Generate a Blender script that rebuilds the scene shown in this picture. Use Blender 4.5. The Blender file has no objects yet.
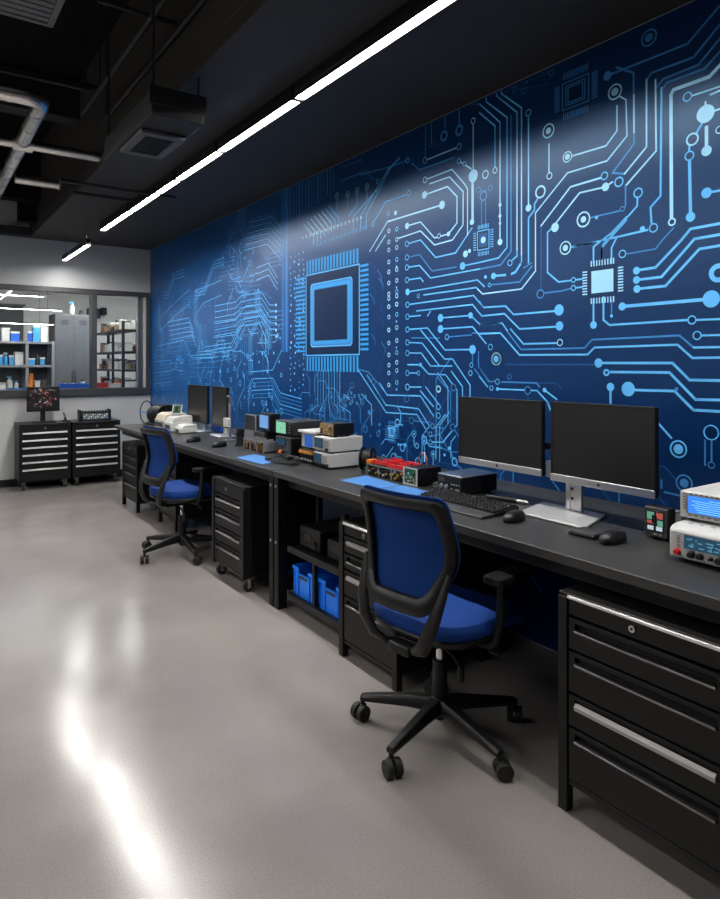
import bpy, bmesh, math, random
from mathutils import Vector, Matrix
C = bpy.context.scene.collection
PI = math.pi
R = math.radians

# ------------------------------------------------------------------ camera geometry (720 x 899 photograph)
FOC, CX, HY, EYE = 652.0, 360.0, 364.0, 1.40
TH = math.atan(457 / 652)
SN, CS = math.sin(TH), math.cos(TH)
def _ray(u, v):
    a = (u - CX) / FOC
    return (SN + a * CS, CS - a * SN, -(v - HY) / FOC)
def at_z(u, v, z):
    r = _ray(u, v); t = (z - EYE) / r[2]
    return Vector((r[0] * t, r[1] * t, z))
def at_x(u, v, x):
    r = _ray(u, v); t = x / r[0]
    return Vector((x, r[1] * t, EYE + r[2] * t))
def at_y(u, v, y):
    r = _ray(u, v); t = y / r[1]
    return Vector((r[0] * t, y, EYE + r[2] * t))

# ------------------------------------------------------------------ materials
MATS = {}
def mat(name, col, rough=0.5, metal=0.0, spec=0.5, emit=None, es=0.0, coat=0.0, bump=0.0, bscale=200.0, var=0.0, vscale=6.0):
    if name in MATS: return MATS[name]
    m = bpy.data.materials.new(name); m.use_nodes = True
    nt = m.node_tree; b = nt.nodes['Principled BSDF']
    b.inputs['Base Color'].default_value = (*col, 1)
    b.inputs['Roughness'].default_value = rough
    b.inputs['Metallic'].default_value = metal
    b.inputs['Specular IOR Level'].default_value = spec
    b.inputs['Coat Weight'].default_value = coat
    if emit:
        b.inputs['Emission Color'].default_value = (*emit, 1)
        b.inputs['Emission Strength'].default_value = es
    if bump or var:
        tc = nt.nodes.new('ShaderNodeTexCoord')
    if var:
        n = nt.nodes.new('ShaderNodeTexNoise'); n.inputs['Scale'].default_value = vscale
        n.inputs['Detail'].default_value = 5
        nt.links.new(tc.outputs['Object'], n.inputs['Vector'])
        mx = nt.nodes.new('ShaderNodeMix'); mx.data_type = 'RGBA'
        mx.inputs['A'].default_value = (*[c * (1 - var) for c in col], 1)
        mx.inputs['B'].default_value = (*[min(1, c * (1 + var)) for c in col], 1)
        nt.links.new(n.outputs['Fac'], mx.inputs['Factor'])
        nt.links.new(mx.outputs['Result'], b.inputs['Base Color'])
    if bump:
        n2 = nt.nodes.new('ShaderNodeTexNoise'); n2.inputs['Scale'].default_value = bscale
        nt.links.new(tc.outputs['Object'], n2.inputs['Vector'])
        bp = nt.nodes.new('ShaderNodeBump'); bp.inputs['Strength'].default_value = bump
        bp.inputs['Distance'].default_value = 0.002
        nt.links.new(n2.outputs['Fac'], bp.inputs['Height'])
        nt.links.new(bp.outputs['Normal'], b.inputs['Normal'])
    MATS[name] = m
    return m

M_black = mat('black_powder_coat', (.0045, .0045, .0046), .45, spec=.3, bump=.08, bscale=500)
M_blackmid = mat('black_steel', (.007, .007, .0072), .40, spec=.35)
M_body = mat('cabinet_black', (.0055, .0053, .0052), .42, spec=.32, bump=.06, bscale=600)
M_recess = mat('recess_black', (.003, .003, .003), .7)
M_plastic = mat('black_plastic', (.0055, .0055, .006), .42, spec=.35, bump=.1, bscale=700)
M_rubber = mat('black_rubber', (.008, .008, .008), .6)
M_silver = mat('brushed_silver', (.62, .62, .63), .28, metal=1.0)
M_handle = mat('dark_aluminium', (.30, .30, .305), .32, metal=1.0)
M_bright = mat('bright_aluminium', (.80, .80, .80), .30, metal=.6)
M_satin = mat('satin_aluminium', (.42, .42, .42), .32, metal=.85)
M_chrome = mat('chrome', (.75, .75, .76), .12, metal=1.0)
M_duct = mat('galvanised_steel', (.75, .73, .69), .27, metal=1.0, var=.25, vscale=9, bump=.3, bscale=30)
M_fabric = mat('blue_fabric', (.0025, .040, .225), .75, bump=.5, bscale=900, spec=.25)
M_meshf = mat('blue_mesh_fabric', (.0022, .034, .18), .8, bump=.6, bscale=1200, spec=.2)
M_bluebin = mat('blue_polypropylene', (.008, .21, .95), .35)
M_paper = mat('blue_paper', (.05, .19, .50), .6, var=.12, vscale=20)
M_desk = mat('charcoal_laminate', (.030, .0295, .029), .38, spec=.45, bump=.05, bscale=300, var=.12, vscale=10)
M_edge = mat('desk_edge', (.036, .035, .034), .35)
M_white = mat('instrument_white', (.52, .52, .51), .45)
M_offw = mat('instrument_grey', (.40, .40, .395), .45)
M_dgrey = mat('dark_grey_plastic', (.028, .029, .032), .45)
M_mgrey = mat('mid_grey_metal', (.17, .175, .19), .42)
M_screen = mat('dark_screen', (.006, .006, .006), .30, spec=.5)
M_lcdblue = mat('lcd_blue', (.01, .05, .2), .25, emit=(.04, .24, .85), es=.5)
M_lcdlight = mat('lcd_blue_text', (.1, .3, .7), .3, emit=(.15, .42, .95), es=.55)
M_lcddim = mat('lcd_dim', (.004, .012, .03), .2, emit=(.02, .09, .16), es=.25)
M_lcdtxt = mat('lcd_dim_text', (.05, .2, .3), .3, emit=(.2, .6, .8), es=.14)
M_lcdgreen = mat('lcd_green', (.05, .2, .12), .3, emit=(.16, .42, .27), es=.55)
M_lcdslate = mat('lcd_slate_blue', (.03, .08, .2), .3, emit=(.12, .27, .55), es=.5)
M_red = mat('red_plastic', (.50, .010, .013), .4)
M_orange = mat('orange_plastic', (.75, .20, .02), .45)
M_gold = mat('gold_connector', (.65, .40, .08), .35, metal=.6)
M_pcb = mat('green_pcb', (.012, .085, .035), .4, var=.5, vscale=60)
M_brown = mat('tan_board', (.20, .13, .06), .5, var=.4, vscale=50)
M_copper = mat('copper_wire', (.5, .18, .08), .4, metal=.7)
M_blueplast = mat('blue_plastic', (.01, .11, .55), .4)
M_cyanp = mat('cyan_plastic', (.04, .26, .55), .45)
M_steelframe = mat('window_frame_grey', (.030, .032, .036), .4)
M_lock = mat('locker_grey', (.095, .10, .11), .5)
M_ceil = mat('ceiling_black', (.0035, .0035, .0035), .85, spec=.2)
M_soff = mat('soffit_charcoal', (.030, .0255, .0215), .62, bump=.1, bscale=120)
M_wall = mat('grey_wall_paint', (.43, .44, .445), .75, bump=.08, bscale=250)
M_walld = mat('upper_wall_paint', (.50, .51, .52), .8)
M_white_wall = mat('white_wall_paint', (.80, .80, .79), .7)
M_led = mat('led_diffuser', (.9, .9, .9), .5, emit=(1.0, .975, .93), es=70)
M_led2 = mat('led_diffuser_added', (.9, .9, .9), .5, emit=(1.0, .965, .92), es=26)
M_led3 = mat('led_diffuser_storage', (.9, .9, .9), .5, emit=(1.0, .985, .96), es=17)
M_pipe = mat('painted_conduit', (.014, .014, .014), .5)
M_unit = mat('air_unit_black', (.009, .0088, .0085), .55)

# ------------------------------------------------------------------ mesh builder
class MB:
    def __init__(s): s.v = []; s.f = []; s.m = []
    def add(s, vs, fs, m=0):
        o = len(s.v); s.v += [tuple(p) for p in vs]
        s.f += [[i + o for i in f] for f in fs]; s.m += [m] * len(fs); return s
    def box(s, x0, x1, y0, y1, z0, z1, m=0, T=None):
        vs = [Vector((x, y, z)) for z in (z0, z1) for y in (y0, y1) for x in (x0, x1)]
        if T: vs = [T @ p for p in vs]
        return s.add(vs, [(0, 2, 3, 1), (4, 5, 7, 6), (0, 1, 5, 4), (1, 3, 7, 5), (3, 2, 6, 7), (2, 0, 4, 6)], m)
    def cyl(s, p0, p1, r0, r1=None, n=16, m=0):
        r1 = r0 if r1 is None else r1
        p0, p1 = Vector(p0), Vector(p1); d = (p1 - p0).normalized()
        a = d.orthogonal().normalized(); b = d.cross(a)
        vs = []
        for p, r in ((p0, r0), (p1, r1)):
            for i in range(n):
                t = 2 * PI * i / n
                vs.append(p + (a * math.cos(t) + b * math.sin(t)) * r)
        fs = [(i, (i + 1) % n, n + (i + 1) % n, n + i) for i in range(n)]
        fs += [tuple(range(n - 1, -1, -1)), tuple(range(n, 2 * n))]
        return s.add(vs, fs, m)
    def tube(s, pts, r, n=10, m=0, closed=False):
        pts = [Vector(p) for p in pts]; N = len(pts); vs = []; prev = None
        rr = r if isinstance(r, (list, tuple)) else [r] * N
        for i, p in enumerate(pts):
            if closed: d = pts[(i + 1) % N] - pts[i - 1]
            else: d = pts[min(i + 1, N - 1)] - pts[max(i - 1, 0)]
            d.normalize()
            a = d.orthogonal().normalized() if prev is None else (prev - d * prev.dot(d)).normalized()
            prev = a; b = d.cross(a)
            for k in range(n):
                t = 2 * PI * k / n
                vs.append(p + (a * math.cos(t) + b * math.sin(t)) * rr[i])
        fs = []
        for i in range(N if closed else N - 1):
            j = (i + 1) % N
            for k in range(n):
                q = (k + 1) % n
                fs.append((i * n + k, i * n + q, j * n + q, j * n + k))
        if not closed:
            fs += [tuple(range(n - 1, -1, -1)), tuple(range((N - 1) * n, N * n))]
        return s.add(vs, fs, m)
    def prism(s, poly, vec, m=0):
        n = len(poly); vec = Vector(vec)
        vs = [Vector(p) for p in poly]; vs += [p + vec for p in vs]
        fs = [tuple(range(n - 1, -1, -1)), tuple(range(n, 2 * n))]
        fs += [(i, (i + 1) % n, n + (i + 1) % n, n + i) for i in range(n)]
        return s.add(vs, fs, m)
    def lathe(s, prof, org=(0, 0, 0), axis='z', n=20, m=0):
        vs = []; org = Vector(org)
        for r, h in prof:
            for i in range(n):
                t = 2 * PI * i / n; c, q = r * math.cos(t), r * math.sin(t)
                vs.append(org + Vector({'z': (c, q, h), 'x': (h, c, q), 'y': (q, h, c)}[axis]))
        fs = []
        for j in range(len(prof) - 1):
            for i in range(n):
                k = (i + 1) % n
                fs.append((j * n + i, j * n + k, (j + 1) * n + k, (j + 1) * n + i))
        fs += [tuple(range(n - 1, -1, -1)), tuple(range((len(prof) - 1) * n, len(prof) * n))]
        return s.add(vs, fs, m)
    def loft(s, rings, m=0, closed_ring=True, cap=True):
        n = len(rings[0]); vs = [p for r in rings for p in r]; fs = []
        for j in range(len(rings) - 1):
            for i in range(n):
                k = (i + 1) % n
                fs.append((j * n + i, j * n + k, (j + 1) * n + k, (j + 1) * n + i))
        if cap: fs += [tuple(range(n - 1, -1, -1)), tuple(range((len(rings) - 1) * n, len(rings) * n))]
        return s.add(vs, fs, m)
    def build(s, name, mats, parent=None, bevel=0.0, seg=2, smooth=True, fix=True):
        me = bpy.data.meshes.new(name)
        me.from_pydata([tuple(p) for p in s.v], [], s.f)
        if not isinstance(mats, (list, tuple)): mats = [mats]
        for mm in mats: me.materials.append(mm)
        me.polygons.foreach_set('material_index', s.m)
        if fix:
            bm = bmesh.new(); bm.from_mesh(me)
            bmesh.ops.recalc_face_normals(bm, faces=bm.faces); bm.to_mesh(me); bm.free()
        if smooth:
            me.shade_smooth(); me.set_sharp_from_angle(angle=R(38))
        o = bpy.data.objects.new(name, me); C.objects.link(o)
        if parent: o.parent = parent
        if bevel:
            b = o.modifiers.new('bevel', 'BEVEL'); b.width = bevel; b.segments = seg
            b.limit_method = 'ANGLE'; b.angle_limit = R(40)
        return o

def thing(name, label, cat, loc=(0, 0, 0), rz=0.0, group=None):
    o = bpy.data.objects.new(name, None); C.objects.link(o)
    o.empty_display_size = .05
    o.location = loc; o.rotation_euler = (0, 0, rz)
    o['label'] = label; o['category'] = cat
    if group: o['group'] = group
    return o
def tag(o, label, cat, group=None, kind=None):
    o['label'] = label; o['category'] = cat
    if group: o['group'] = group
    if kind: o['kind'] = kind
    return o
def struct(name, mb, mats, parent=None, bevel=0, **k):
    o = mb.build(name, mats, parent, bevel, **k)
    if parent is None: o['kind'] = 'structure'
    return o
def dup(root, loc=None, rz=None, label=None, group=None):
    def rec(o, par):
        c = o.copy(); C.objects.link(c); c.parent = par
        for ch in list(o.children): rec(ch, c)
        return c
    r = rec(root, None)
    if loc is not None: r.location = loc
    if rz is not None: r.rotation_euler = (0, 0, rz)
    if label: r['label'] = label
    if group: r['group'] = group
    return r
def bx(name, x0, x1, y0, y1, z0, z1, m, parent=None, bevel=0.0):
    return MB().box(x0, x1, y0, y1, z0, z1).build(name, m, parent, bevel)
def rpoly(cs, rad, n=6):
    """rounded 2-D polygon"""
    out = []; N = len(cs)
    for i in range(N):
        p = Vector(cs[i]); a = Vector(cs[i - 1]); b = Vector(cs[(i + 1) % N])
        r = rad[i] if isinstance(rad, (list, tuple)) else rad
        da, db = (a - p), (b - p); r = min(r, da.length * .49, db.length * .49)
        p0 = p + da.normalized() * r; p1 = p + db.normalized() * r
        for k in range(n):
            t = k / (n - 1)
            out.append(p0 * (1 - t) ** 2 + p * 2 * t * (1 - t) + p1 * t * t)
    return out

# ------------------------------------------------------------------ room shell
XW, YB, ZC, ZH = 2.60, 8.39, 2.86, 3.75      # mural wall, back wall, soffit height, open ceiling height
XL, YF = -3.4, -2.6
# polished concrete
mf = bpy.data.materials.new('polished_concrete'); mf.use_nodes = True
nt = mf.node_tree; b = nt.nodes['Principled BSDF']
tc = nt.nodes.new('ShaderNodeTexCoord')
def noise(scale, detail=6, dist=0.0):
    n = nt.nodes.new('ShaderNodeTexNoise'); n.inputs['Scale'].default_value = scale
    n.inputs['Detail'].default_value = detail; n.inputs['Distortion'].default_value = dist
    nt.links.new(tc.outputs['Object'], n.inputs['Vector']); return n
n1 = noise(1.0, 4, .3); n2 = noise(3.2, 6, .2); n3 = noise(170, 2)
r1 = nt.nodes.new('ShaderNodeValToRGB')
r1.color_ramp.elements[0].position = .32; r1.color_ramp.elements[0].color = (.232, .212, .202, 1)
r1.color_ramp.elements[1].position = .70; r1.color_ramp.elements[1].color = (.305, .282, .268, 1)
mx0 = nt.nodes.new('ShaderNodeMath'); mx0.operation = 'MULTIPLY_ADD'
nt.links.new(n2.outputs['Fac'], mx0.inputs[0]); mx0.inputs[1].default_value = .3
nt.links.new(n1.outputs['Fac'], mx0.inputs[2])
sb = nt.nodes.new('ShaderNodeMath'); sb.operation = 'SUBTRACT'; sb.inputs[1].default_value = .15
nt.links.new(mx0.outputs[0], sb.inputs[0]); nt.links.new(sb.outputs[0], r1.inputs['Fac'])
mxs = nt.nodes.new('ShaderNodeMix'); mxs.data_type = 'RGBA'; mxs.blend_type = 'MULTIPLY'; mxs.inputs['Factor'].default_value = .5
r3 = nt.nodes.new('ShaderNodeValToRGB'); r3.color_ramp.elements[0].color = (.62, .62, .62, 1); r3.color_ramp.elements[0].position = .3
r3.color_ramp.elements[1].position = .6
nt.links.new(n3.outputs['Fac'], r3.inputs['Fac'])
nt.links.new(r1.outputs['Color'], mxs.inputs['A']); nt.links.new(r3.outputs['Color'], mxs.inputs['B'])
nt.links.new(mxs.outputs['Result'], b.inputs['Base Color'])
rr = nt.nodes.new('ShaderNodeMapRange'); rr.inputs['From Min'].default_value = .1; rr.inputs['From Max'].default_value = .9; rr.inputs['To Min'].default_value = .11; rr.inputs['To Max'].default_value = .27
nt.links.new(n2.outputs['Fac'], rr.inputs['Value']); nt.links.new(rr.outputs['Result'], b.inputs['Roughness'])
bp = nt.nodes.new('ShaderNodeBump'); bp.inputs['Strength'].default_value = .10; bp.inputs['Distance'].default_value = .004
n4 = noise(14, 4); nt.links.new(n4.outputs['Fac'], bp.inputs['Height']); nt.links.new(bp.outputs['Normal'], b.inputs['Normal'])

struct('floor', MB().box(XL - .2, XW + 1.2, YF - .2, 12.4, -.1, 0), mf)
struct('ceiling', MB().box(XL, XW + .15, YF, YB + .1, ZH, ZH + .1), M_ceil)
sof = MB().box(1.20, XW, YF, YB, ZC, ZC + .09); sof.box(1.20, 1.25, YF, YB, ZC + .09, ZH)
struct('ceiling_soffit', sof, [M_soff], bevel=.003)
struct('wall_right', MB().box(XW, XW + .15, YF, YB, 0, ZH), M_wall)
struct('wall_left', MB().box(XL - .15, XL, YF, YB + .1, 0, ZH), M_wall)
struct('wall_front', MB().box(XL, XW, YF - .15, YF, 0, ZH), M_wall)
# back wall with the window opening
WX0, WX1, WZ0, WZ1 = -2.2, 2.585, 1.035, 2.31
wb = MB().box(XL, XW + .15, YB, YB + .12, 0, WZ0); wb.box(XL, WX0, YB, YB + .12, WZ0, WZ1)
wb.box(WX1, XW + .15, YB, YB + .12, WZ0, WZ1); wb.box(XL, XW + .15, YB, YB + .12, WZ1, ZC + .03)
wb.box(XL, XW + .15, YB, YB + .12, ZC + .03, ZH, 1)
struct('wall_back', wb, [M_wall, M_walld])
struct('baseboard_back', MB().box(XL, XW, YB - .015, YB, 0, .085), M_blackmid, bevel=.003)
# window: frame, mullion, sill, panes
wf = MB()
wf.box(WX0, WX1, YB - .035, YB + .09, WZ1 - .06, WZ1); wf.box(WX0, WX1, YB - .045, YB + .12, WZ0 - .02, WZ0 + .068)
wf.box(WX0, WX0 + .06, YB - .035, YB + .09, WZ0 + .045, WZ1 - .06); wf.box(WX1 - .05, WX1, YB - .035, YB + .09, WZ0 + .045, WZ1 - .06)
wf.box(1.876, 1.940, YB - .035, YB + .09, WZ0 + .045, WZ1 - .06)
wf.box(-.2, -.13, YB - .035, YB + .09, WZ0 + .045, WZ1 - .06)
win = struct('window_1', wf, M_steelframe, bevel=.004)
wl = MB().box(WX1 - .075, WX1 - .05, YB - .02, YB + .08, WZ0 + .045, WZ1 - .06)
wl.build('inner_jamb', M_offw, win, .002)
MB().box(WX1 - .14, WX1 - .0755, YB + .03, YB + .085, WZ0 + .069, WZ1 - .06).build('inner_jamb', M_mgrey, win, .002)
mg = bpy.data.materials.new('window_glass'); mg.use_nodes = True; g = mg.node_tree; g.nodes.clear()
out = g.nodes.new('ShaderNodeOutputMaterial'); tr = g.nodes.new('ShaderNodeBsdfTransparent'); gl = g.nodes.new('ShaderNodeBsdfGlossy')
tr.inputs['Color'].default_value = (.93, .95, .95, 1); gl.inputs['Roughness'].default_value = .02
fr = g.nodes.new('ShaderNodeFresnel'); fr.inputs['IOR'].default_value = 1.5; mxg = g.nodes.new('ShaderNodeMixShader')
g.links.new(fr.outputs[0], mxg.inputs[0]); g.links.new(tr.outputs[0], mxg.inputs[1]); g.links.new(gl.outputs[0], mxg.inputs[2])
g.links.new(mxg.outputs[0], out.inputs[0])
for x0, x1 in ((WX0 + .06, -.2), (-.13, 1.876), (1.94, WX1 - .075)):
    bx('window_pane', x0, x1, YB + .02, YB + .026, WZ0 + .045, WZ1 - .06, mg, win)
# overhead steel beams along the back wall and across the open ceiling
struct('trim_1', MB().box(XL, 1.2, YB - .16, YB, 2.86, 2.93).box(XL, 1.2, YB - .19, YB + 0, 2.93, 2.945), M_pipe, bevel=.003)
struct('trim_2', MB().box(XL, 1.2, 7.62, 7.80, 3.13, ZH), M_ceil, bevel=.004)
struct('trim_3', MB().box(1.02, 1.19, 7.86, 7.99, 2.945, ZH), M_ceil, bevel=.004)
struct('trim_4', MB().box(XL, 1.2, 5.75, 5.93, 3.42, ZH), M_pipe, bevel=.004)

# ------------------------------------------------------------------ storage room behind the window
SY = 11.6
struct('wall_storage_back', MB().box(-3.4, 3.75, SY, SY + .1, 0, 2.75), M_white_wall)
struct('wall_storage_right', MB().box(3.6, 3.75, YB + .12, SY, 0, 2.75), M_white_wall)
struct('wall_storage_left', MB().box(-3.5, -3.4, YB + .12, SY, 0, 2.75), M_white_wall)
struct('ceiling_storage', MB().box(-3.4, 3.75, YB + .12, SY, 2.66, 2.75), M_white_wall)

# ------------------------------------------------------------------ the circuit-board wall mural
rnd = random.Random(7)
mm_ = bpy.data.materials.new('mural_print'); mm_.use_nodes = True
nt = mm_.node_tree; b = nt.nodes['Principled BSDF']; tc = nt.nodes.new('ShaderNodeTexCoord')
sep = nt.nodes.new('ShaderNodeSeparateXYZ'); nt.links.new(tc.outputs['Object'], sep.inputs[0])
ns = nt.nodes.new('ShaderNodeTexNoise'); ns.inputs['Scale'].default_value = .9; ns.inputs['Detail'].default_value = 4
nt.links.new(tc.outputs['Object'], ns.inputs['Vector'])
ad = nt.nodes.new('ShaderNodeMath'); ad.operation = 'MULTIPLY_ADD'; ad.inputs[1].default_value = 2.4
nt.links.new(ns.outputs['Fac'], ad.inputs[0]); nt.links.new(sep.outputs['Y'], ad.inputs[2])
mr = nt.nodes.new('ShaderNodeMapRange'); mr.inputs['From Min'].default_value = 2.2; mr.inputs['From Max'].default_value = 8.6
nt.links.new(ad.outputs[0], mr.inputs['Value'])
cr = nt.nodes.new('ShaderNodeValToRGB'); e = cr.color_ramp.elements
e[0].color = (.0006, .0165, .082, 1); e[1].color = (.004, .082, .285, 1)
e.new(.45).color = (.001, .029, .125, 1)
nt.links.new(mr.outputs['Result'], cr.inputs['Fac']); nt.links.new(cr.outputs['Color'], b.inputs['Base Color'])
b.inputs['Roughness'].default_value = .30; b.inputs['Specular IOR Level'].default_value = .60
MU_R, MU_S = .30, .60
def ink(name, col): return mat(name, col, MU_R, spec=MU_S)
INK = [mm_, ink('ink_pale_gleam', (.33, .66, .92)), ink('ink_cyan', (.11, .46, .92)), ink('ink_mid', (.04, .21, .54)),  # pale: light print, also the painted gleam on upper-right traces
       ink('ink_dim', (.012, .065, .22)), ink('ink_navy', (.0005, .012, .060)), ink('ink_band', (.006, .08, .30)), ink('ink_teal', (.03, .30, .72))]
for _m in INK:
    _m.node_tree.nodes['Principled BSDF'].inputs['Specular Tint'].default_value = (.42, .70, 1.0, 1)
P_, CY, MI, DI, NV, BD, TE = 1, 2, 3, 4, 5, 6, 7
LIFT = {DI: .0003, BD: .0004, MI: .0006, TE: .0012, CY: .0008, P_: .0010, NV: .0005}
MX = XW - .003
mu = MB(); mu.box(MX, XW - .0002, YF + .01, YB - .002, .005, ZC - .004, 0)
def wyz(u, v): p = at_x(u, v, XW); return (p.y, p.z)
ZMAX, ZMIN = ZC - .012, .02
def inside(y, z): return YF + .05 < y < YB - .02 and ZMIN < z < ZMAX
def quad_seg(a, c, w, k):
    dy, dz = c[0] - a[0], c[1] - a[1]; L = math.hypot(dy, dz)
    if L < 1e-5: return
    dy, dz = dy / L, dz / L; h = w / 2; x = MX - LIFT[k]
    a = (a[0] - dy * h * .6, a[1] - dz * h * .6); c = (c[0] + dy * h * .6, c[1] + dz * h * .6)
    pts = [(a[0] - dz * h, a[1] + dy * h), (a[0] + dz * h, a[1] - dy * h), (c[0] + dz * h, c[1] - dy * h), (c[0] - dz * h, c[1] + dy * h)]
    mu.add([(x, min(max(y, YF + .05), YB - .01), min(max(z, ZMIN), ZMAX)) for y, z in pts], [(0, 1, 2, 3)], k)
def pl(pts, w, k):
    for a, c in zip(pts, pts[1:]): quad_seg(a, c, w, k)
def disc(y, z, r, k, n=20, lift=None):
    if not inside(y, z): return
    x = MX - (lift or LIFT[k] + .0001)
    mu.add([(x, y + r * math.cos(2 * PI * i / n), z + r * math.sin(2 * PI * i / n)) for i in range(n)], [tuple(range(n))], k)
def annulus(y, z, r, t, k, n=22, fill=True):
    if not inside(y, z): return
    if fill: disc(y, z, r, NV, n, .0013)
    x = MX - .0016; vs = []
    for q in (r, max(r - t, .001)):
        vs += [(x, y + q * math.cos(2 * PI * i / n), z + q * math.sin(2 * PI * i / n)) for i in range(n)]
    mu.add(vs, [(i, (i + 1) % n, n + (i + 1) % n, n + i) for i in range(n)], k)
def rectq(y0, y1, z0, z1, k, lift=0):
    x = MX - LIFT[k] - lift
    mu.add([(x, y0, z0), (x, y1, z0), (x, y1, z1), (x, y0, z1)], [(0, 1, 2, 3)], k)
def mpp(u): a = (u - CX) / FOC; return XW / (SN + a * CS) / FOC      # metres per (vertical) pixel on the wall
def T(k, w, s):
    for line in s.strip().split('\n'):
        n = [float(q) for q in line.replace(',', ' ').split()]
        pl([wyz(n[i], n[i + 1]) for i in range(0, len(n), 2)], w / 1000, k)
def D(k, s):
    for line in s.strip().split(';'):
        u, v, r = [float(q) for q in line.split()]
        disc(*wyz(u, v), r * mpp(u), k)
def O(k, s, t=.28):
    for line in s.strip().split(';'):
        u, v, r = [float(q) for q in line.split()]
        annulus(*wyz(u, v), r * mpp(u), max(r * t * mpp(u), .0045), k)
def RD(k, s):                                            # ring round a dot
    for line in s.strip().split(';'):
        u, v, r, q = [float(x) for x in line.split()]
        annulus(*wyz(u, v), r * mpp(u), r * .2 * mpp(u), k); disc(*wyz(u, v), q * mpp(u), k, 20, .0018)
# upper right
T(MI, 9, "610 75 688 44 721 5"); D(MI, "608 76 4.6")
T(MI, 9, "721 24 694 57.5 652 73 647 80 647 147 625 174 613 173\n721 38 699 65 664 79 657.5 87\n721 51 705 69 667 83 664 88\n617 67.5 634 73 634.5 133 634.5 144 613 173")
T(P_, 8, "656 80 656.7 151 627 185\n647 80 647 147 625 174\n634.5 95 634.5 133")
T(P_, 15, "721 65 710 77 674 90 671.5 95 672 218")
T(CY, 9, "662 88 661 196 651 207.5 652 223\n648 230 618 237 574 247")
O(CY, "654 228 4.8;688 97 4.8"); O(P_, "672.5 222 4.2", .4)
T(P_, 7, "692.5 96 721 86.5\n711 95 721 90.5\n617.5 95 626.5 100 627.5 136 607.5 161 568 173 536 213 536 271 522 289 483 294 478 289")
RD(MI, "649.5 38 8.6 3.6"); annulus(*wyz(649.5, 38), 4.2 * mpp(649), 1.2 * mpp(649), MI)
RD(P_, "615.5 92 8 4")
D(P_, "706 114 9;707 151 5.2"); T(P_, 8, "706 114 721 109\n706 114 706 102"); T(P_, 14, "707 127 707 150")
T(CY, 9, "704 121 697 133\n690 146 689.5 152"); O(P_, "693 139.5 6.6;720 130 4"); O(CY, "690 156 5")
T(CY, 13, "690 161 691 213"); D(CY, "691 217 4.8;707 193 5.2"); T(CY, 9, "707 193 721 190.5")
T(CY, 8, "638 198 637.7 206 610 237.5 602 246 602 262\n627 217 612 233 594 247 594 263\n617 238 612 248 612 263")
O(CY, "638.7 193 5.2;605 176 4.2;619.5 182 5.2"); D(P_, "606 187 4.2"); T(P_, 8, "613 182 606 187 580 193 556.5 223")
T(P_, 8, "605 177 571 187 541.5 226"); T(DI, 8, "541.5 226 541.5 289"); O(MI, "541 294 4.8")
T(MI, 7, "545 293 562 291 573 288\n626 185 626 206 622 210\n620 211 586 219"); O(MI, "623 209 2.8")
D(P_, "555.5 227.5 4.6"); T(CY, 8, "551.5 229 548 232.5 548 272.5 559 282 583 279\n575 288 583 287"); O(CY, "574 280 2.8;574 288 3")
RD(P_, "584 219.5 8 3.2;566 248 7 3.2;549 131 7.4 3.2;568 157 5.6 3"); D(CY, "597 217.5 1.8;643 229 2.8")
T(CY, 8, "572 247 596 242.5"); T(P_, 8, "549.5 144 549.5 173\n573 156 606.5 146 617.5 131 617.5 106"); O(P_, "550 176 3.6;541 192 6.6")
T(CY, 9, "538 199 535 204 535 210 529 218 529 263")
T(MI, 10, "600 178 574 186")
T(CY, 11, "721 223.5 691 229 682 240 656 267.5 637 270.5\n721 234.5 695 239 662 277 637 280\n721 245.5 700 249 666 286 637.5 289"); D(CY, "637 270.7 3.8;637 280 3.8;637.5 289 3.8")
T(MI, 6, "674 228 663 240 656 249 627.5 254"); O(CY, "623 254 4.2")
T(CY, 14, "622.7 306.5 711 299"); D(CY, "622.7 306.5 4;711.7 299 8.6"); annulus(*wyz(719, 273), 9.5 * mpp(719), 5 * mpp(719), CY)
# white chip
def chip(u0, u1, v0t, v0b, core, rim, pins, npin, lp, coref=.72, kpin=None):
    y1, zt = wyz(u0, v0t); y0, zb = wyz(u1, v0b if False else v0b)
    zt = wyz((u0 + u1) / 2, v0t)[1]; zb = wyz((u0 + u1) / 2, v0b)[1]
    y1 = wyz(u0, 300)[0]; y0 = wyz(u1, 300)[0]
    kp = kpin or rim; W = y1 - y0; Hh = zt - zb; w = .0055
    rectq(y0 - W * .12, y1 + W * .12, zb - Hh * .12, zt + Hh * .12, NV)
    yc, zc = (y0 + y1) / 2, (zt + zb) / 2
    if core: rectq(yc - W * coref / 2, yc + W * coref / 2, zc - Hh * coref / 2, zc + Hh * coref / 2, core, .0003)
    pl([(y0, zb), (y1, zb), (y1, zt), (y0, zt), (y0, zb)], w, rim)
    for i in range(npin):
        f = (i + .5) / npin
        yy = y0 + W * f; zz = zb + Hh * f; pw = W / npin * .45
        pl([(yy, zt + W * .13), (yy, zt + W * .13 + lp)], pw, kp); pl([(yy, zb - W * .13), (yy, zb - W * .13 - lp)], pw, kp)
        pl([(y0 - W * .13, zz), (y0 - W * .13 - lp, zz)], pw, kp); pl([(y1 + W * .13, zz), (y1 + W * .13 + lp, zz)], pw, kp)
    return y0, y1, zb, zt
chip(590.5, 615.5, 268.5, 294, P_, DI, 9, 9, .022, .88, P_)
y0, y1, zb, zt = chip(563, 589, 79, 106, None, MI, 11, 12, .028)
for f in (.14, .22): pl([(y0 + (y1 - y0) * f, zb + (zt - zb) * f), (y1 - (y1 - y0) * f, zb + (zt - zb) * f), (y1 - (y1 - y0) * f, zt - (zt - zb) * f), (y0 + (y1 - y0) * f, zt - (zt - zb) * f), (y0 + (y1 - y0) * f, zb + (zt - zb) * f)], .005, MI)
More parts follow.
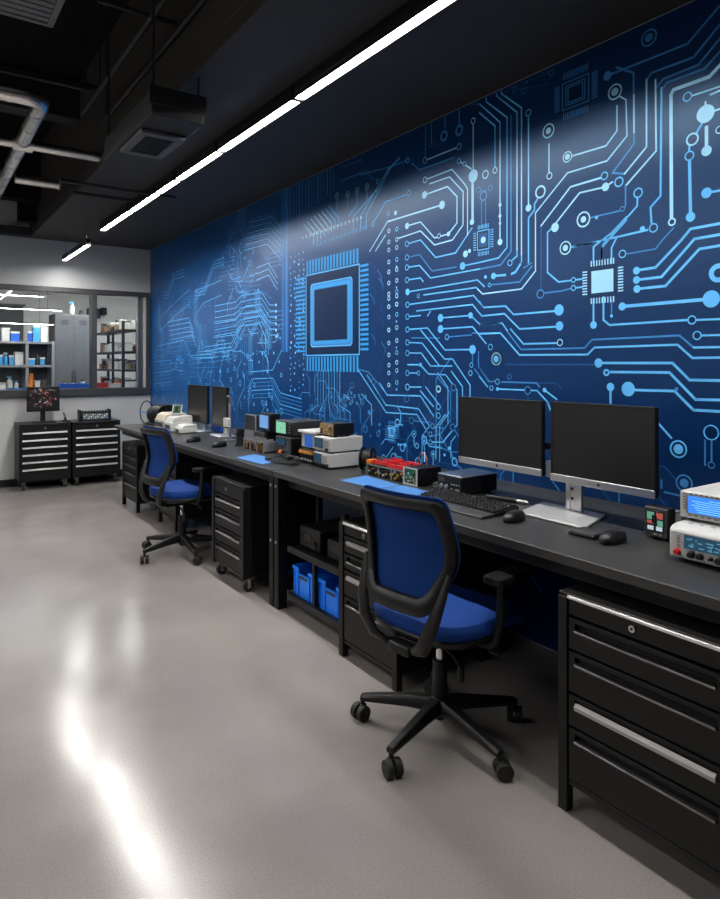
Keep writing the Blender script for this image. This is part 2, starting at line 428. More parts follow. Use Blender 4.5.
for f in (.4, .5, .6): pl([(y0 + (y1 - y0) * f, zb + (zt - zb) * .3), (y0 + (y1 - y0) * f, zb + (zt - zb) * .68)], .008, DI)
y0, y1, zb, zt = chip(478, 489.5, 230.5, 249.5, DI, CY, 8, 8, .02)
disc((y0 + y1) / 2, (zb + zt) / 2, .018, P_)
y0, y1, zb, zt = chip(388.5, 396.5, 426, 438, CY, CY, 6, 7, .02, .8, MI); rectq((y0 + y1) / 2 - .018, (y0 + y1) / 2 + .018, (zb + zt) / 2 - .02, (zb + zt) / 2 + .02, MI, .0012)
T(CY, 9, "594 299 594 324\n604 297 604 320 610 325 688 320"); D(CY, "594 325 3.8"); T(MI, 6, "612 300 612 315"); D(CY, "612 316 1.5")
T(CY, 8, "602 262 602 248 627 220\n696 320 721 319\n702 335.5 721 335"); O(CY, "692.5 320 4.6;697.7 335.5 4.6")
# right, long horizontal runs
T(CY, 9, "480 301.7 484 307.5 506 306 514 314.5 556 311\n480 313 482.5 316 505 313.7 520 329 556 326.7\n511 329 524 344 557 343\n480 325 502.5 323 508 331"); D(CY, "559.5 310 5.6;560 326 4.6"); O(P_, "560.5 342.5 3.6")
T(MI, 8, "508 332 521.5 349.5 585 348 592.5 339.7 680 335.5 694 347.5"); T(CY, 9, "694 347.5 721 347")
T(CY, 9, "480 334 501 333 520 355 588 354.5 595 347.5 678 344.7 693 358 721 357.5")
T(DI, 8, "506 364.5 595 364.5"); D(CY, "599 363 4.6"); T(CY, 11, "603 363 673 363 690 380 721 380.5\n611 372 670 372.5 696 399.5 721 400\n636 390 675 391 694 410 721 411.5\n611 390 611 403")
annulus(*wyz(607, 372.5), 3.6 * mpp(607), 2 * mpp(607), CY); D(CY, "611 387 4.2;628.7 389 7.3"); D(MI, "677 389 2")
T(CY, 9, "655 419 672 438"); RD(CY, "679 449 9 5"); RD(MI, "684.7 483 8.8 4.6")
O(CY, "711.7 432.5 7.8", .17); T(MI, 7, "712 440 712 461\n705.5 440 705.5 465"); O(MI, "712 465 3.6")
RD(CY, "496.7 359 7.6 3.4"); annulus(*wyz(496.7, 359), 7.6 * mpp(497), 2.4 * mpp(497), P_)
T(MI, 8, "480 336 486.7 343.7\n502 382 537 383 540 387\n480 368 490 381.7 497 381"); T(CY, 8, "480 376.7 488 386.7\n498 389 537.5 390.5 548 402 551 410\n545 390 557.5 399.5")
O(CY, "491 347 3.2;492 388 2.6;498 381.7 3"); O(MI, "510 376.7 2.8"); D(CY, "498 389 2;545 390 2.4")
T(DI, 7, "537 383 556 383 562 388"); O(DI, "557 386 2.8")
T(MI, 8, "665 492 700 500\n662 480 662 488"); 
# left group of right part
T(CY, 8, "480 113 495.5 126 495.5 168\n480 104 500.5 122.5 500.5 240\n480 262.5 499 258 507.5 247.5 507.5 117.5 486.7 102 486.7 96\n513 260 517.5 256 517.5 112.5 497 96 497 91\n522 262 522 108 502 94 502 89\n529 118 529 205\n529 205 529 207")
T(MI, 8, "511.5 115 511.5 251.5 501 265 480 269\n536 271 522 289 483 294\n532.5 266 520 282 490 285"); T(P_, 8, "517.5 140 517.5 250\n522 140 522 255\n500.5 140 500.5 238\n529 125 529 205")  # pale stretches over the cyan traces paint in the gleam
O(P_, "495.5 170.5 3.2;486 174.5 4.4"); O(CY, "529 113 3.6;510.5 263 3.2;490 285 2.2"); D(P_, "500.5 242 3.2;529 208 3.6;500.5 205 2;500.5 216 2;500.5 223.5 1.6")
T(CY, 12, "512 274 516 272 521 264\n494 276 506 275"); D(CY, "494 276 3.2;486 277 1.8")
T(MI, 6, "524 268 532 263\n482 190 482 228\n486 190 486 228")
O(MI, "484 196 5;479 190 3;491 188 3")
T(DI, 7, "500 84 527 82 550 72\n514 90 549 84"); O(MI, "515 90 3;524 91.5 3.2;552 73 3.2;527 82 1.8")
# middle top
T(MI, 8, "426 122 426 158\n431.7 118 431.7 143\n445.5 112 445.5 128\n459.7 106 459.7 128\n360 175 391 166.7 407.5 160.5\n411.7 163 420 170 455 157.5\n471.7 97 480 104")
T(P_, 8, "428 159.7 456.7 148\n461 162 471.7 169\n473.7 124 473.7 222"); O(CY, "425.5 160.5 3.2;459.5 146.7 3.4;459.5 161 2.8;465 164 2.4;408 160.5 2.8"); O(P_, "473.7 121 3.2"); D(P_, "473.7 176 6.4")
O(MI, "431.7 145 2.2"); annulus(*wyz(444.5, 136), 5.4 * mpp(444), 2.4 * mpp(444), MI); annulus(*wyz(459.7, 130.5), 5.6 * mpp(459), 2.4 * mpp(459), MI)
T(P_, 8, "425.5 180 452.5 169.5 465 184 468 189 468 235\n430 184 450 177 463.7 191.7 463.5 225 453 240 435 245 421 231 397 239\n425 195 448 186.7 457.5 196.7 457.5 223 449 234 435 238 421 222 407.5 226\n472.5 180 472.5 222")
O(P_, "425.5 180 3.2;439.5 236 2.6"); D(P_, "425 195 3.8;442.5 205 4.2;407.5 226 3.2;449 234 2.4;472.5 222 3")
T(P_, 10, "442.5 205 388 221.7"); T(P_, 8, "388 221.7 370 251.7\n386 235 376 251"); T(CY, 7, "392.5 199.7 406.7 195\n400 197.5 386 201.7 375 221"); O(CY, "409.5 193 3;373.5 224 2.6;389 214 2.2;378 181.5 2.4"); D(P_, "396 213 2.4")
T(CY, 8, "407.5 244 421 240 436 257.5 456 253 472.5 228\n407.5 267.5 420 265.5 431 278 480 269\n463 266 480 262.5\n407.5 280 421 278 423.7 281.7\n408 292 478 280 485 286.7\n424 295 476.7 287.5 483 294\n408 304.7 474 295.5 484 307.5\n417 311 473 304.5 482 316\n408 316.7 421 315.5\n431 311 428 316")
T(MI, 7, "407.5 257.5 420 254.7 432.5 271 456.7 267"); O(CY, "407.5 244 3;407.5 257.5 3;407.5 267.5 3;407.5 280 3;408 304.7 3;408 316.7 3;419 296 2.2;408 329.5 3;408 342.5 3;408 353 3;408 373 3;419 373 2.4;408 387 3.4;447.5 337 3"); D(CY, "408 292 3.2;463 266 3.8;441 318 4;441 329 4;471 315.5 3.2;473 349.5 4.6;421 364.7 2")
D(P_, "466 254 3.4;470 251 2")
T(CY, 8, "441 318 471 315.5 481 325 500 323\n441 329 473 326.7 486.7 343.7\n408 329.5 428 328 445.5 350 473 349.5\n421 330 445 359 453 359 470.5 385 470.5 398\n408 342.5 422.5 343 439.7 365.5\n408 353 421.7 353 431 366 452.5 366\n451.7 371 463 386.7 463 398\n408 364.7 421 364.7 429 374 446 374.7 457.5 390 457.5 425 445.7 439 444 442 431 442\n408 373 419 373\n408 387 421.7 387\n426 386.7 439 404\n421 391 434 406.7")
T(MI, 7, "472.5 333 500 333\n447.5 337 472 335\n412 338 440 338\n437.5 376.7 451 392.5 451 420 441 434\n473 353 473 362\n479 351.7 479 366.7 489 381.7\n475 369 488 386.7")
O(CY, "439 406.7 3.2;439 415.5 3.2;472 365 2.6;433 426 2.8;431 434 2.6;431 442 2.6;471 373 2.8"); O(P_, "439 389 3.6", .4)
T(CY, 8, "380 383 387.5 395 421 396 434 416\n380 395 386.7 405 419 408.7 430 426\n358 369 386.7 412.5 417.5 414.5 428 432")
T(MI, 7, "358 369 369 372 388 395\n433 427 444 428\n441 434 430 437\n433 444 447 450 452 452 458 452")
RD(CY, "414.5 434 3.6 1.4;424.5 441 3.4 1.6;433.7 454 3.4 1.6"); T(CY, 7, "414.5 438 414.5 446\n424.5 445 425 450\n433.7 458 433.7 466"); T(P_, 12, "425 452 425 461")
# pad columns
for i, v in enumerate((231, 242, 250, 262, 272, 283, 294, 298.5, 306.7, 317, 330, 343, 355, 365, 373, 385)):
    annulus(*wyz(389.4, v), 2.3 * mpp(389), .9 * mpp(389), P_, 14); annulus(*wyz(397.3, v - 2.5 if v > 240 else v - 2), 2.4 * mpp(397), .9 * mpp(397), P_ if i % 3 else CY, 14)
    if i % 2: disc(*wyz(397, v + 4.5), 1.0 * mpp(397), P_, 8)
# the big processor
ya, za = wyz(306.5, 276); yb_, zb_ = wyz(359.7, 263.7); _, zc_ = wyz(359.7, 354.7); _, zd_ = wyz(306.5, 355.3)
zt, zb = (za + zb_) / 2, (zc_ + zd_) / 2; y1, y0 = ya, yb_
rectq(y0, y1, zb, zt, NV); pl([(y0, zb), (y1, zb), (y1, zt), (y0, zt), (y0, zb)], .010, CY)
def oct_(y0, y1, z0, z1, c, k, lift):
    x = MX - lift
    p = [(y0 + c, z0), (y1 - c, z0), (y1, z0 + c), (y1, z1 - c), (y1 - c, z1), (y0 + c, z1), (y0, z1 - c), (y0, z0 + c)]
    mu.add([(x, a, q) for a, q in p], [tuple(range(8))], k)
W, Hh = y1 - y0, zt - zb
oct_(y0 + .115 * W, y1 - .095 * W, zb + .10 * Hh, zt - .12 * Hh, .02, CY, .0011)
oct_(y0 + .125 * W, y1 - .11 * W, zb + .113 * Hh, zt - .133 * Hh, .018, MI, .0013)
oct_(y0 + .145 * W, y1 - .130 * W, zb + .132 * Hh, zt - .150 * Hh, .016, TE, .0014)
oct_(y0 + .195 * W, y1 - .165 * W, zb + .170 * Hh, zt - .192 * Hh, .01, MI, .0016)
rectq(y0 + .205 * W, y1 - .175 * W, zb + .178 * Hh, zt - .20 * Hh, NV, .0013)
for i in range(17):
    f = (i + .5) / 17; yy = y0 + W * f
    pl([(yy, zt + .018), (yy, zt + .105)], W / 17 * .55, TE); pl([(yy, zb - .018), (yy, zb - .115)], W / 17 * .55, TE)
for i in range(18):
    f = (i + .5) / 18; zz = zb + Hh * (f * .97 + .03)
    pl([(y0 - .018, zz), (y0 - .105, zz)], Hh / 18 * .48, TE); pl([(y1 + .018, zz), (y1 + .16, zz)], Hh / 18 * .48, TE)
# fans of traces above and below the processor
for i in range(15):
    u = 290.5 + i * 3.1; top = 182 - i * 1.25; kv = 222 - i * 2.2 + (i % 2) * 2
    if u < 334: T(MI if i % 3 else CY, 6, f"{u} {top - 8} {u} {kv}")
for i in range(8):
    u = 304 + i * 3.6; v = 224 - i * 2.6; T(P_ if i < 6 else CY, 7, f"{u} {v} {u + 10} {v + 12.5} {u + 10} {v + 20}")
for i in range(16):
    u = 303 + i * 3.9; v = 238 - i * 1.35
    (annulus(*wyz(u, v), 1.7 * mpp(u), .8 * mpp(u), P_, 12) if i % 3 else disc(*wyz(u, v), 1.5 * mpp(u), P_, 10))
    T(MI, 4, f"{u} {v + 2} {u} {v + 14}")
    if i > 2: annulus(*wyz(u + 3, v + 10.5), 1.6 * mpp(u), .7 * mpp(u), TE, 12)
for u, v in ((367.5, 187), (357.5, 191), (348, 194.5), (337.5, 196)):
    RD(P_, f"{u} {v} 3.4 1.0"); T(CY, 6, f"{u} {v + 3} {u} {v + 13}")
T(CY, 7, "391 167.5 366.7 215 366.7 229\n390 167.5 361 216 361 230\n377.5 190 354 216 354 231\n400 158 391 167.5\n357.5 205 349 216")
T(MI, 6, "343 167 362 160\n342 181 366 171 374 180"); O(MI, "342.5 167.5 2;342.5 181.5 2;366.5 171.5 2.2;361.5 160.5 1.8")
for i in range(10):
    u = 315.5 + i * 2.75; T(CY if i % 2 else MI, 6, f"{u} {369 + abs(i - 5) * .6} {u} {402 + abs(i - 4.5) * .8} {u + (i - 4.5) * 2.3} {409 + abs(i - 4.5) * .8} {u + (i - 4.5) * 2.3} 420")
for i in range(9):
    u = 336 + i * 2.9; annulus(*wyz(u, 384.5), 1.9 * mpp(u), .6 * mpp(u), DI, 12)
T(CY, 7, "367.5 375 386.7 406\n362 394 372 405 372 425\n344 394 350 400")
for i in range(12):
    annulus(*wyz(342 + i * 2.2, 395 + rnd.uniform(0, 16)), 1.5 * mpp(345), .6 * mpp(345), CY, 10)
# via field left of the processor
for i in range(4):
    for j in range(26):
        u = 291 + i * 4.3; v = 258 + j * 5.3 - i * 1.6
        if rnd.random() < .8: disc(*wyz(u + rnd.uniform(-.6, .6), v + rnd.uniform(-1, 1)), rnd.choice((.8, 1.1, 1.4)) * mpp(u), rnd.choice((P_, CY, CY, MI)), 8)
for j in range(14):
    u, v = 372 + rnd.uniform(-2, 10), 262 + j * 8; T(rnd.choice((DI, MI)), 5, f"{u} {v} {u + 4} {v + 6} {u + 4} {v + 11}")
# vertical band and hatching
ya, yb2 = wyz(281.5, 300)[0], wyz(289, 300)[0]; zb = wyz(285, 352)[1]
rectq(yb2, ya, zb, ZMAX, BD); rectq(yb2 + .02, yb2 + .05, zb, ZMAX, MI, .0004); rectq(ya - .04, ya - .03, zb, ZMAX, MI, .0004)
for i in range(12):
    v = 214 + i * 2.75; du = i * 1.1
    T(CY if i % 2 else MI, 7, f"{250 - i * .5} {v + 6} {272 - i * .4} {v} {281.5} {v + 11 + i * .4}")
# nested bundles on the far part of the wall
def bundle(k, w, s, n, dv, du=0):
    q = [float(x) for x in s.split()]
    for i in range(n): T(k if i % 3 else CY, w, ' '.join(f"{q[j] + du * i} {q[j + 1] + dv * i}" for j in range(0, len(q), 2)))
bundle(CY, 7, "215 306 236 302 241 296 262 292 270 305 276 305", 6, 6)
bundle(MI, 7, "214 322 236 319 246 306 254 305", 4, 5.2)
bundle(CY, 7, "168 322 189 318 193 328", 5, 4.4, .8)
bundle(MI, 7, "190 356 234 350 246 326 260 324 268 343", 3, 4.5, -1.2)
bundle(CY, 7, "205 351 232 347 246 318 259 316", 2, -4)
bundle(MI, 7, "158 346 184 340 192 358 218 357", 3, 5)
bundle(MI, 7, "248 388 252 379 273 378 281 393 302 399", 6, 3.8)
bundle(MI, 6, "155 362 172 360", 9, 3.6); bundle(CY, 7, "257 268 269 263 278 278", 3, 6)
bundle(DI, 6, "160 318 178 300 190 290", 6, 4.5); bundle(DI, 6, "196 300 204 288 222 280", 5, 5)
T(CY, 7, "205 366 200 383\n222 362 220 380 228 392\n250 372 273 370 282 350\n258 343 268 343\n240 350 252 360 254 374")
rb_ = random.Random(5)
for _ in range(46):                                      # nested runs over the far third of the wall
    y, z = rb_.uniform(5.0, 8.2), rb_.uniform(1.2, 2.72); n = rb_.randint(2, 5); g = rb_.uniform(.028, .045); k = rb_.choice((MI, MI, DI, CY) if z < 2.2 else (DI, MI, DI))
    L1, L2, L3 = rb_.uniform(.12, .45), rb_.uniform(.08, .25), rb_.uniform(.10, .40); s = rb_.choice((-1, 1)); up = rb_.random() < .35; e2 = rb_.choice((-1, 1))
    for i in range(n):
        if up: q = [(y + i * g, z), (y + i * g, z + L1), (y + i * g + s * L2, z + L1 + L2), (y + i * g + s * L2, z + L1 + L2 + L3)]
        else: q = [(y, z + i * g), (y - L1, z + i * g), (y - L1 - L2, z + i * g + e2 * L2), (y - L1 - L2 - L3, z + i * g + e2 * L2)]
        if all(inside(*p) for p in q) and min(p[0] for p in q) > 4.2:
            pl(q, .0065, k)
            if rb_.random() < .4: disc(*q[-1], .014, k, 8)
for i in range(6): D(P_, f"276.5 {305 + i * 6.3} 1.5")
for k, n, (ua, ub, va, vb) in ((CY, 70, (228, 282, 330, 412)), (MI, 70, (158, 282, 245, 412)), (CY, 60, (154, 232, 340, 410)), (MI, 46, (300, 380, 392, 440)), (CY, 26, (372, 456, 420, 468)), (DI, 40, (154, 280, 240, 320)), (DI, 34, (380, 456, 400, 470)), (CY, 26, (228, 262, 248, 300))):
    for _ in range(n):
        u, v = rnd.uniform(ua, ub), rnd.uniform(va, vb); y, z = wyz(u, v)
        if not inside(y, z): continue
        c = rnd.random()
        if c < .3: disc(y, z, rnd.uniform(.008, .016), k, 10)
        elif c < .5: annulus(y, z, rnd.uniform(.018, .03), .007, k, 12, False)
        else:
            a = rnd.choice((0, 0, PI / 2, PI / 2, PI / 4, -PI / 4)); L = rnd.uniform(.04, .22); e2 = rnd.choice((-1, 1)) * PI / 4
            p1 = (y + L * math.cos(a), z + L * math.sin(a)); p2 = (p1[0] + L * .6 * math.cos(a + e2), p1[1] + L * .6 * math.sin(a + e2))
            if inside(*p1) and inside(*p2): pl([(y, z), p1, p2], .0065, k)
# faint lines low on the wall, under the worktops and behind the instruments
for _ in range(150):
    y = rnd.uniform(-.6, 8.2); z = rnd.uniform(.15, 1.0); L = rnd.uniform(.08, .4); a = rnd.choice((PI / 2, PI / 2, 0, PI / 4, -PI / 4))
    p1 = (y + L * math.cos(a), z + L * math.sin(a)); s2 = rnd.choice((-1, 1)) * PI / 4; p2 = (p1[0] + .5 * L * math.cos(a + s2), p1[1] + .5 * L * math.sin(a + s2))
    if inside(*p1) and inside(*p2): pl([(y, z), p1, p2], .007, rnd.choice((DI, DI, MI))); (annulus(*p2, .022, .006, MI, 14) if rnd.random() < .6 else None)
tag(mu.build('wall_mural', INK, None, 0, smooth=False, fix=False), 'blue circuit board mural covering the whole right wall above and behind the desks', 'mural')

# ------------------------------------------------------------------ LED light bars
def light_bar(label, x, y0, y1, z, w=.055, h=.075, led=None, group=None, along='y', hang=0.0, lip=.007):
    led = led or M_led; L = y1 - y0
    t = thing('linear_light', label, 'light', (x, (y0 + y1) / 2, z), 0 if along == 'y' else PI / 2, group)
    hb = MB(); hb.box(-w / 2, w / 2, -L / 2, L / 2, .022, h)
    for s in (-1, 1): hb.box(s * (w / 2 - .0012) - .0012, s * (w / 2 - .0012) + .0012, -L / 2, L / 2, lip, .0219)
    for s in (-1, 1): hb.box(-w / 2, w / 2, s * (L / 2 - .003) - .003, s * (L / 2 - .003) + .003, lip, h)
    hb.build('housing', M_blackmid, t, .002)
    MB().box(-w / 2 + .004, w / 2 - .004, -L / 2 + .008, L / 2 - .008, .004, .0215).build('diffuser', led, t)
    if hang:
        for s in (-.42, .42):
            MB().cyl((0, s * L, h), (0, s * L, hang), .002, n=6).build('suspension_wire', M_pipe, t)
    return t
ys = [(.2, 1.49, 'running out of the picture at the top edge'), (1.50, 2.98, 'longest piece, above the near screens'),
      (2.99, 4.00, 'second complete piece from the near end'), (4.01, 4.80, 'beside the far end of the ceiling air unit'),
      (4.81, 5.28, 'short piece, the shortest of the row'), (5.29, 6.03, 'last piece but one towards the back wall'),
      (6.04, 7.08, 'far end piece nearest the back wall')]
for y0, y1, d in ys:
    light_bar('bright white LED bar under the soffit, ' + d, 1.692, y0 + .004, y1 - .004, ZC - .075, group='LED bars in a row under the soffit', lip=-.006)
light_bar('separate white LED bar hanging lower on wires by the grey back wall', 1.52, 6.90, 8.12, 2.59, w=.045, h=.06, hang=ZC - 2.59 - .001, lip=-.003)
# added bars over the open floor, unseen on the left, put in to light the room
for i, (x, y0, y1) in enumerate(((-.75, 1.4, 3.9), (-.75, 4.4, 6.9), (-2.5, 1.4, 3.9), (-2.5, 4.4, 6.9))):
    light_bar('added unseen LED bar over the open floor, lighting the room', x, y0, y1, 2.78, w=.09, led=M_led2, group='added unseen LED bars', hang=ZH - 2.78)

# ------------------------------------------------------------------ ceiling services
def duct(name, label, pts, r, seam=.30, cap=True):
    d = MB(); pts = [Vector(p) for p in pts]; d.tube(pts, r, 20)
    o = d.build(name, M_duct); tag(o, label, 'duct')
    s = MB()
    for a, c in zip(pts, pts[1:]):
        L = (c - a).length; n = int(L / seam)
        for i in range(n + 1):
            p = a.lerp(c, (i + .5) / (n + 1)); dd = (c - a).normalized() * .008
            s.cyl(p - dd, p + dd, r * 1.06, n=20)
    s.build('seam_band', M_duct, o)
    return o
def elbow(a, p, c, r, n=6):
    a, p, c = Vector(a), Vector(p), Vector(c); da = (a - p).normalized(); dc = (c - p).normalized()
    q0, q1 = p + da * r, p + dc * r
    return [a] + [q0 * (1 - t) ** 2 + p * 2 * t * (1 - t) + q1 * t * t for t in [i / (n - 1) for i in range(n)]] + [c]
zd = 2.94
def tube_run(name, label, cat, pts, r, m, clamps=()):
    o = MB().tube(pts, r, 10).build(name, m); return tag(o, label, cat)
dct = MB(); path = elbow((-3.3, 4.19, zd), (.672, 4.19, zd), (.70, 7.60, zd), .09); dct.tube(path, .045, 20)
dct.build('duct_tmp', M_duct)
o = bpy.data.objects['duct_tmp']; o.name = 'ventilation_duct'; tag(o, 'silver round air duct with an elbow, turning to run along towards the back wall', 'duct')
sb_ = MB()
for i in range(9): MB().cyl((.674 + i * .0026, 4.39 + i * .31, zd), (.674 + i * .0026, 4.403 + i * .31, zd), .048, n=20).build('seam_band', M_duct, o)
for i in range(4): MB().cyl((.50 - i * .31, 4.19, zd), (.487 - i * .31, 4.19, zd), .048, n=20).build('seam_band', M_duct, o)
b1 = MB(); b1.tube([(-3.3, 5.08, zd - .005), (.622, 5.08, zd - .005)], .034, 18); b1.tube([(.742, 5.08, zd - .005), (1.0, 5.08, zd - .005), (1.198, 5.08, zd - .005)], .034, 18)
o = b1.build('branch_duct', M_duct); tag(o, 'thin silver duct crossing the elbow duct and ending by the air unit', 'duct')
MB().cyl((.62, 5.08, zd - .005), (.745, 5.08, zd - .005), .052, n=20).build('cross_collar', M_duct, o)
s_ = MB()
for i in range(6): MB().cyl((.80 + i * .07, 5.08, zd - .005), (.807 + i * .07, 5.08, zd - .005), .0365, n=18).build('seam_band', M_duct, o)
o = MB().tube([(.745, 5.95, zd - .03), (1.07, 5.95, zd - .03)], .040, 18).build('stub_duct', M_duct); tag(o, 'short capped silver duct stub low on the far left ceiling', 'duct')
MB().cyl((1.07, 5.95, zd - .03), (1.082, 5.95, zd - .03), .043, n=18).build('end_cap', M_mgrey, o)
# black conduits
def pipe(pts, r, label, hang=()):
    o = MB().tube(pts, r, 10).build('conduit_pipe', M_pipe); tag(o, label, 'pipe')
    for p in hang:
        MB().cyl(p, (p[0], p[1], ZH), .005, n=6).build('hanger_rod', M_pipe, o)
        MB().cyl((p[0] - .012, p[1], p[2]), (p[0] + .012, p[1], p[2]), r * 1.5, n=12).build('clamp', M_pipe, o)
za = 3.15
p0, p1 = at_z(213, 0, za), at_z(103, 122, za); pipe([(p1.x, .6, za), (p1.x, p1.y, za)], .014, 'black conduit running from the top edge past the air unit', [(p1.x, p1.y - .1, za)])
p0, p1 = at_z(160, 12, za), at_z(80, 118, za); pipe([(p0.x, .9, za + .03), (p0.x, p1.y, za + .03)], .016, 'black conduit running lengthwise nearer the open floor', [(p0.x, p0.y + .1, za + .03), (p0.x, p0.y + 1.2, za + .03)])
p0, p1 = at_z(20, 63, 3.4), at_z(100, 89, 3.4); pipe([(-3.2, p1.y, 3.4), (p1.x, p1.y, 3.4)], .018, 'upper black cross pipe above the silver elbow duct', [(p1.x - .1, p1.y, 3.4)])
p0, p1 = at_z(30, 79, 3.3), at_z(92, 98, 3.3); pipe([(-3.2, p1.y + .02, 3.36), (p1.x, p1.y + .02, 3.36)], .016, 'lower black cross pipe just above the silver elbow duct', [(p1.x - .05, p1.y + .02, 3.36)])
p0, p1 = at_z(157, 23, 3.2), at_z(215, 44, 3.2); pipe([(p0.x - .3, p0.y, 3.225), (p1.x, p0.y, 3.225)], .012, 'short black cross pipe by the top of the air unit hanger')
p1 = at_z(158, 170, 3.0); pipe([(1.0, p1.y + .1, 2.82), (1.9, p1.y + .1, 2.82)], .014, 'thin black cross conduit under the soffit behind the air unit')
p1 = at_z(110, 200, 2.8); pipe([(1.15, p1.y, 2.82), (1.75, p1.y, 2.82)], .016, 'thin black cross conduit under the soffit near the back wall')
# suspended air unit with cassette grille
ua, ub, va, vb, uz = .985, 1.255, 3.17, 4.08, 2.615
t = thing('ceiling_air_unit', 'black box air unit hung on rods beside the soffit, grille underneath', 'air unit', ((ua + ub) / 2, (va + vb) / 2, uz))
w, l = (ub - ua) / 2, (vb - va) / 2
MB().box(-w, w, -l, l, 0, .13).build('casing', M_unit, t, .006)
MB().box(-w - .01, w + .01, -l - .01, -l + .02, .05, .14).build('flange', M_unit, t, .003)
gy = (at_z(163, 145, uz).y - (va + vb) / 2)
fr = MB(); a, c = .118, .200
fr.box(-a, a, gy - c, gy - c + .045, -.022, 0); fr.box(-a, a, gy + c - .045, gy + c, -.022, 0); fr.box(-a, -a + .04, gy - c + .045, gy + c - .045, -.022, 0); fr.box(a - .04, a, gy - c + .045, gy + c - .045, -.022, 0)
gr = fr.build('grille_frame', M_lock, t, .004)
sl = MB()
for i in range(9): sl.box(-a + .04, a - .04, gy - c + .06 + i * .036, gy - c + .072 + i * .036, -.016, -.004)
sl.build('grille', M_dgrey, gr)
for sx in (-1, 1):
    for sy in (-1, 1):
        MB().cyl((sx * (w - .02), sy * (l - .03), .13), (sx * (w - .02), sy * (l - .03), ZH - uz), .006, n=6).build('hanger_rod', M_pipe, t)
# square diffuser at the top left
t = thing('air_diffuser', 'grey louvred ceiling diffuser at the top left corner', 'air vent', (.435, 3.68, 3.28))
MB().box(-.245, .245, -.28, .28, 0.012, .05).build('plate', M_dgrey, t, .003)
lv = MB()
for i in range(9): lv.box(-.215, .215, -.245 + i * .056, -.205 + i * .056, 0, .011)
lv.build('louvre', M_mgrey, t)
fr = MB(); fr.box(-.25, .25, -.285, -.255, -.006, .012); fr.box(-.25, .25, .255, .285, -.006, .012); fr.box(-.25, -.22, -.255, .255, -.006, .012); fr.box(.22, .25, -.255, .255, -.006, .012)
fr.build('frame', M_mgrey, t, .002)
for sx in (-1, 1): MB().cyl((sx * .2, 0, .05), (sx * .2, 0, ZH - 3.28), .005, n=6).build('hanger_rod', M_pipe, t)

# ------------------------------------------------------------------ workbenches
DZ, DF = .787, 1.735
def bench(label, y0, y1, loc_y):
    t = thing('workbench', label, 'desk', ((DF + XW) / 2, (y0 + y1) / 2, 0))
    hx, L = (XW - DF) / 2 - .006, (y1 - y0) / 2
    MB().box(-hx, hx, -L + .002, L - .002, DZ - .032, DZ).build('tabletop', [M_desk], t, .003)
    MB().box(-hx - .0035, -hx - .0005, -L + .002, L - .002, DZ - .031, DZ - .002).build('edge_band', M_edge, t)
    a = MB(); a.box(-hx + .06, -hx + .09, -L + .07, L - .07, DZ - .09, DZ - .033); a.box(hx - .05, hx - .02, -L + .07, L - .07, DZ - .09, DZ - .033)
    a.build('apron_rail', M_black, t)
    for sy in (-1, 1):
        MB().box(-hx + .07, hx - .05, sy * (L - .045) - .02, sy * (L - .045) + .02, DZ - .09, DZ - .033).build('side_rail', M_black, t)
        MB().box(-hx + .07, hx - .05, sy * (L - .045) - .012, sy * (L - .045) + .012, .10, .14).build('foot_rail', M_black, t)
        for sx in (-1, 1):
            x = (-hx + .035) if sx < 0 else hx - .03
            if sx < 0 and sy > 0 and y1 > 5: x = hx - .25
            lg = MB().box(x - .03, x + .03, sy * (L - .030) - .025, sy * (L - .030) + .025, 0.0, DZ - .033).build('leg', M_black, t, .004)
            if sx < 0:
                bl = MB()
                for z in (.38, .70): bl.cyl((x - .034, sy * (L - .03), z), (x - .03, sy * (L - .03), z), .008, n=12)
                bl.build('bolt', M_silver, lg)
    return t
bench('long black workbench in front with the blue papers, twin screens and white test set', -.25, 3.358, 0)
bench('long black workbench behind, with the printers and far pair of screens', 3.361, 6.79, 0)

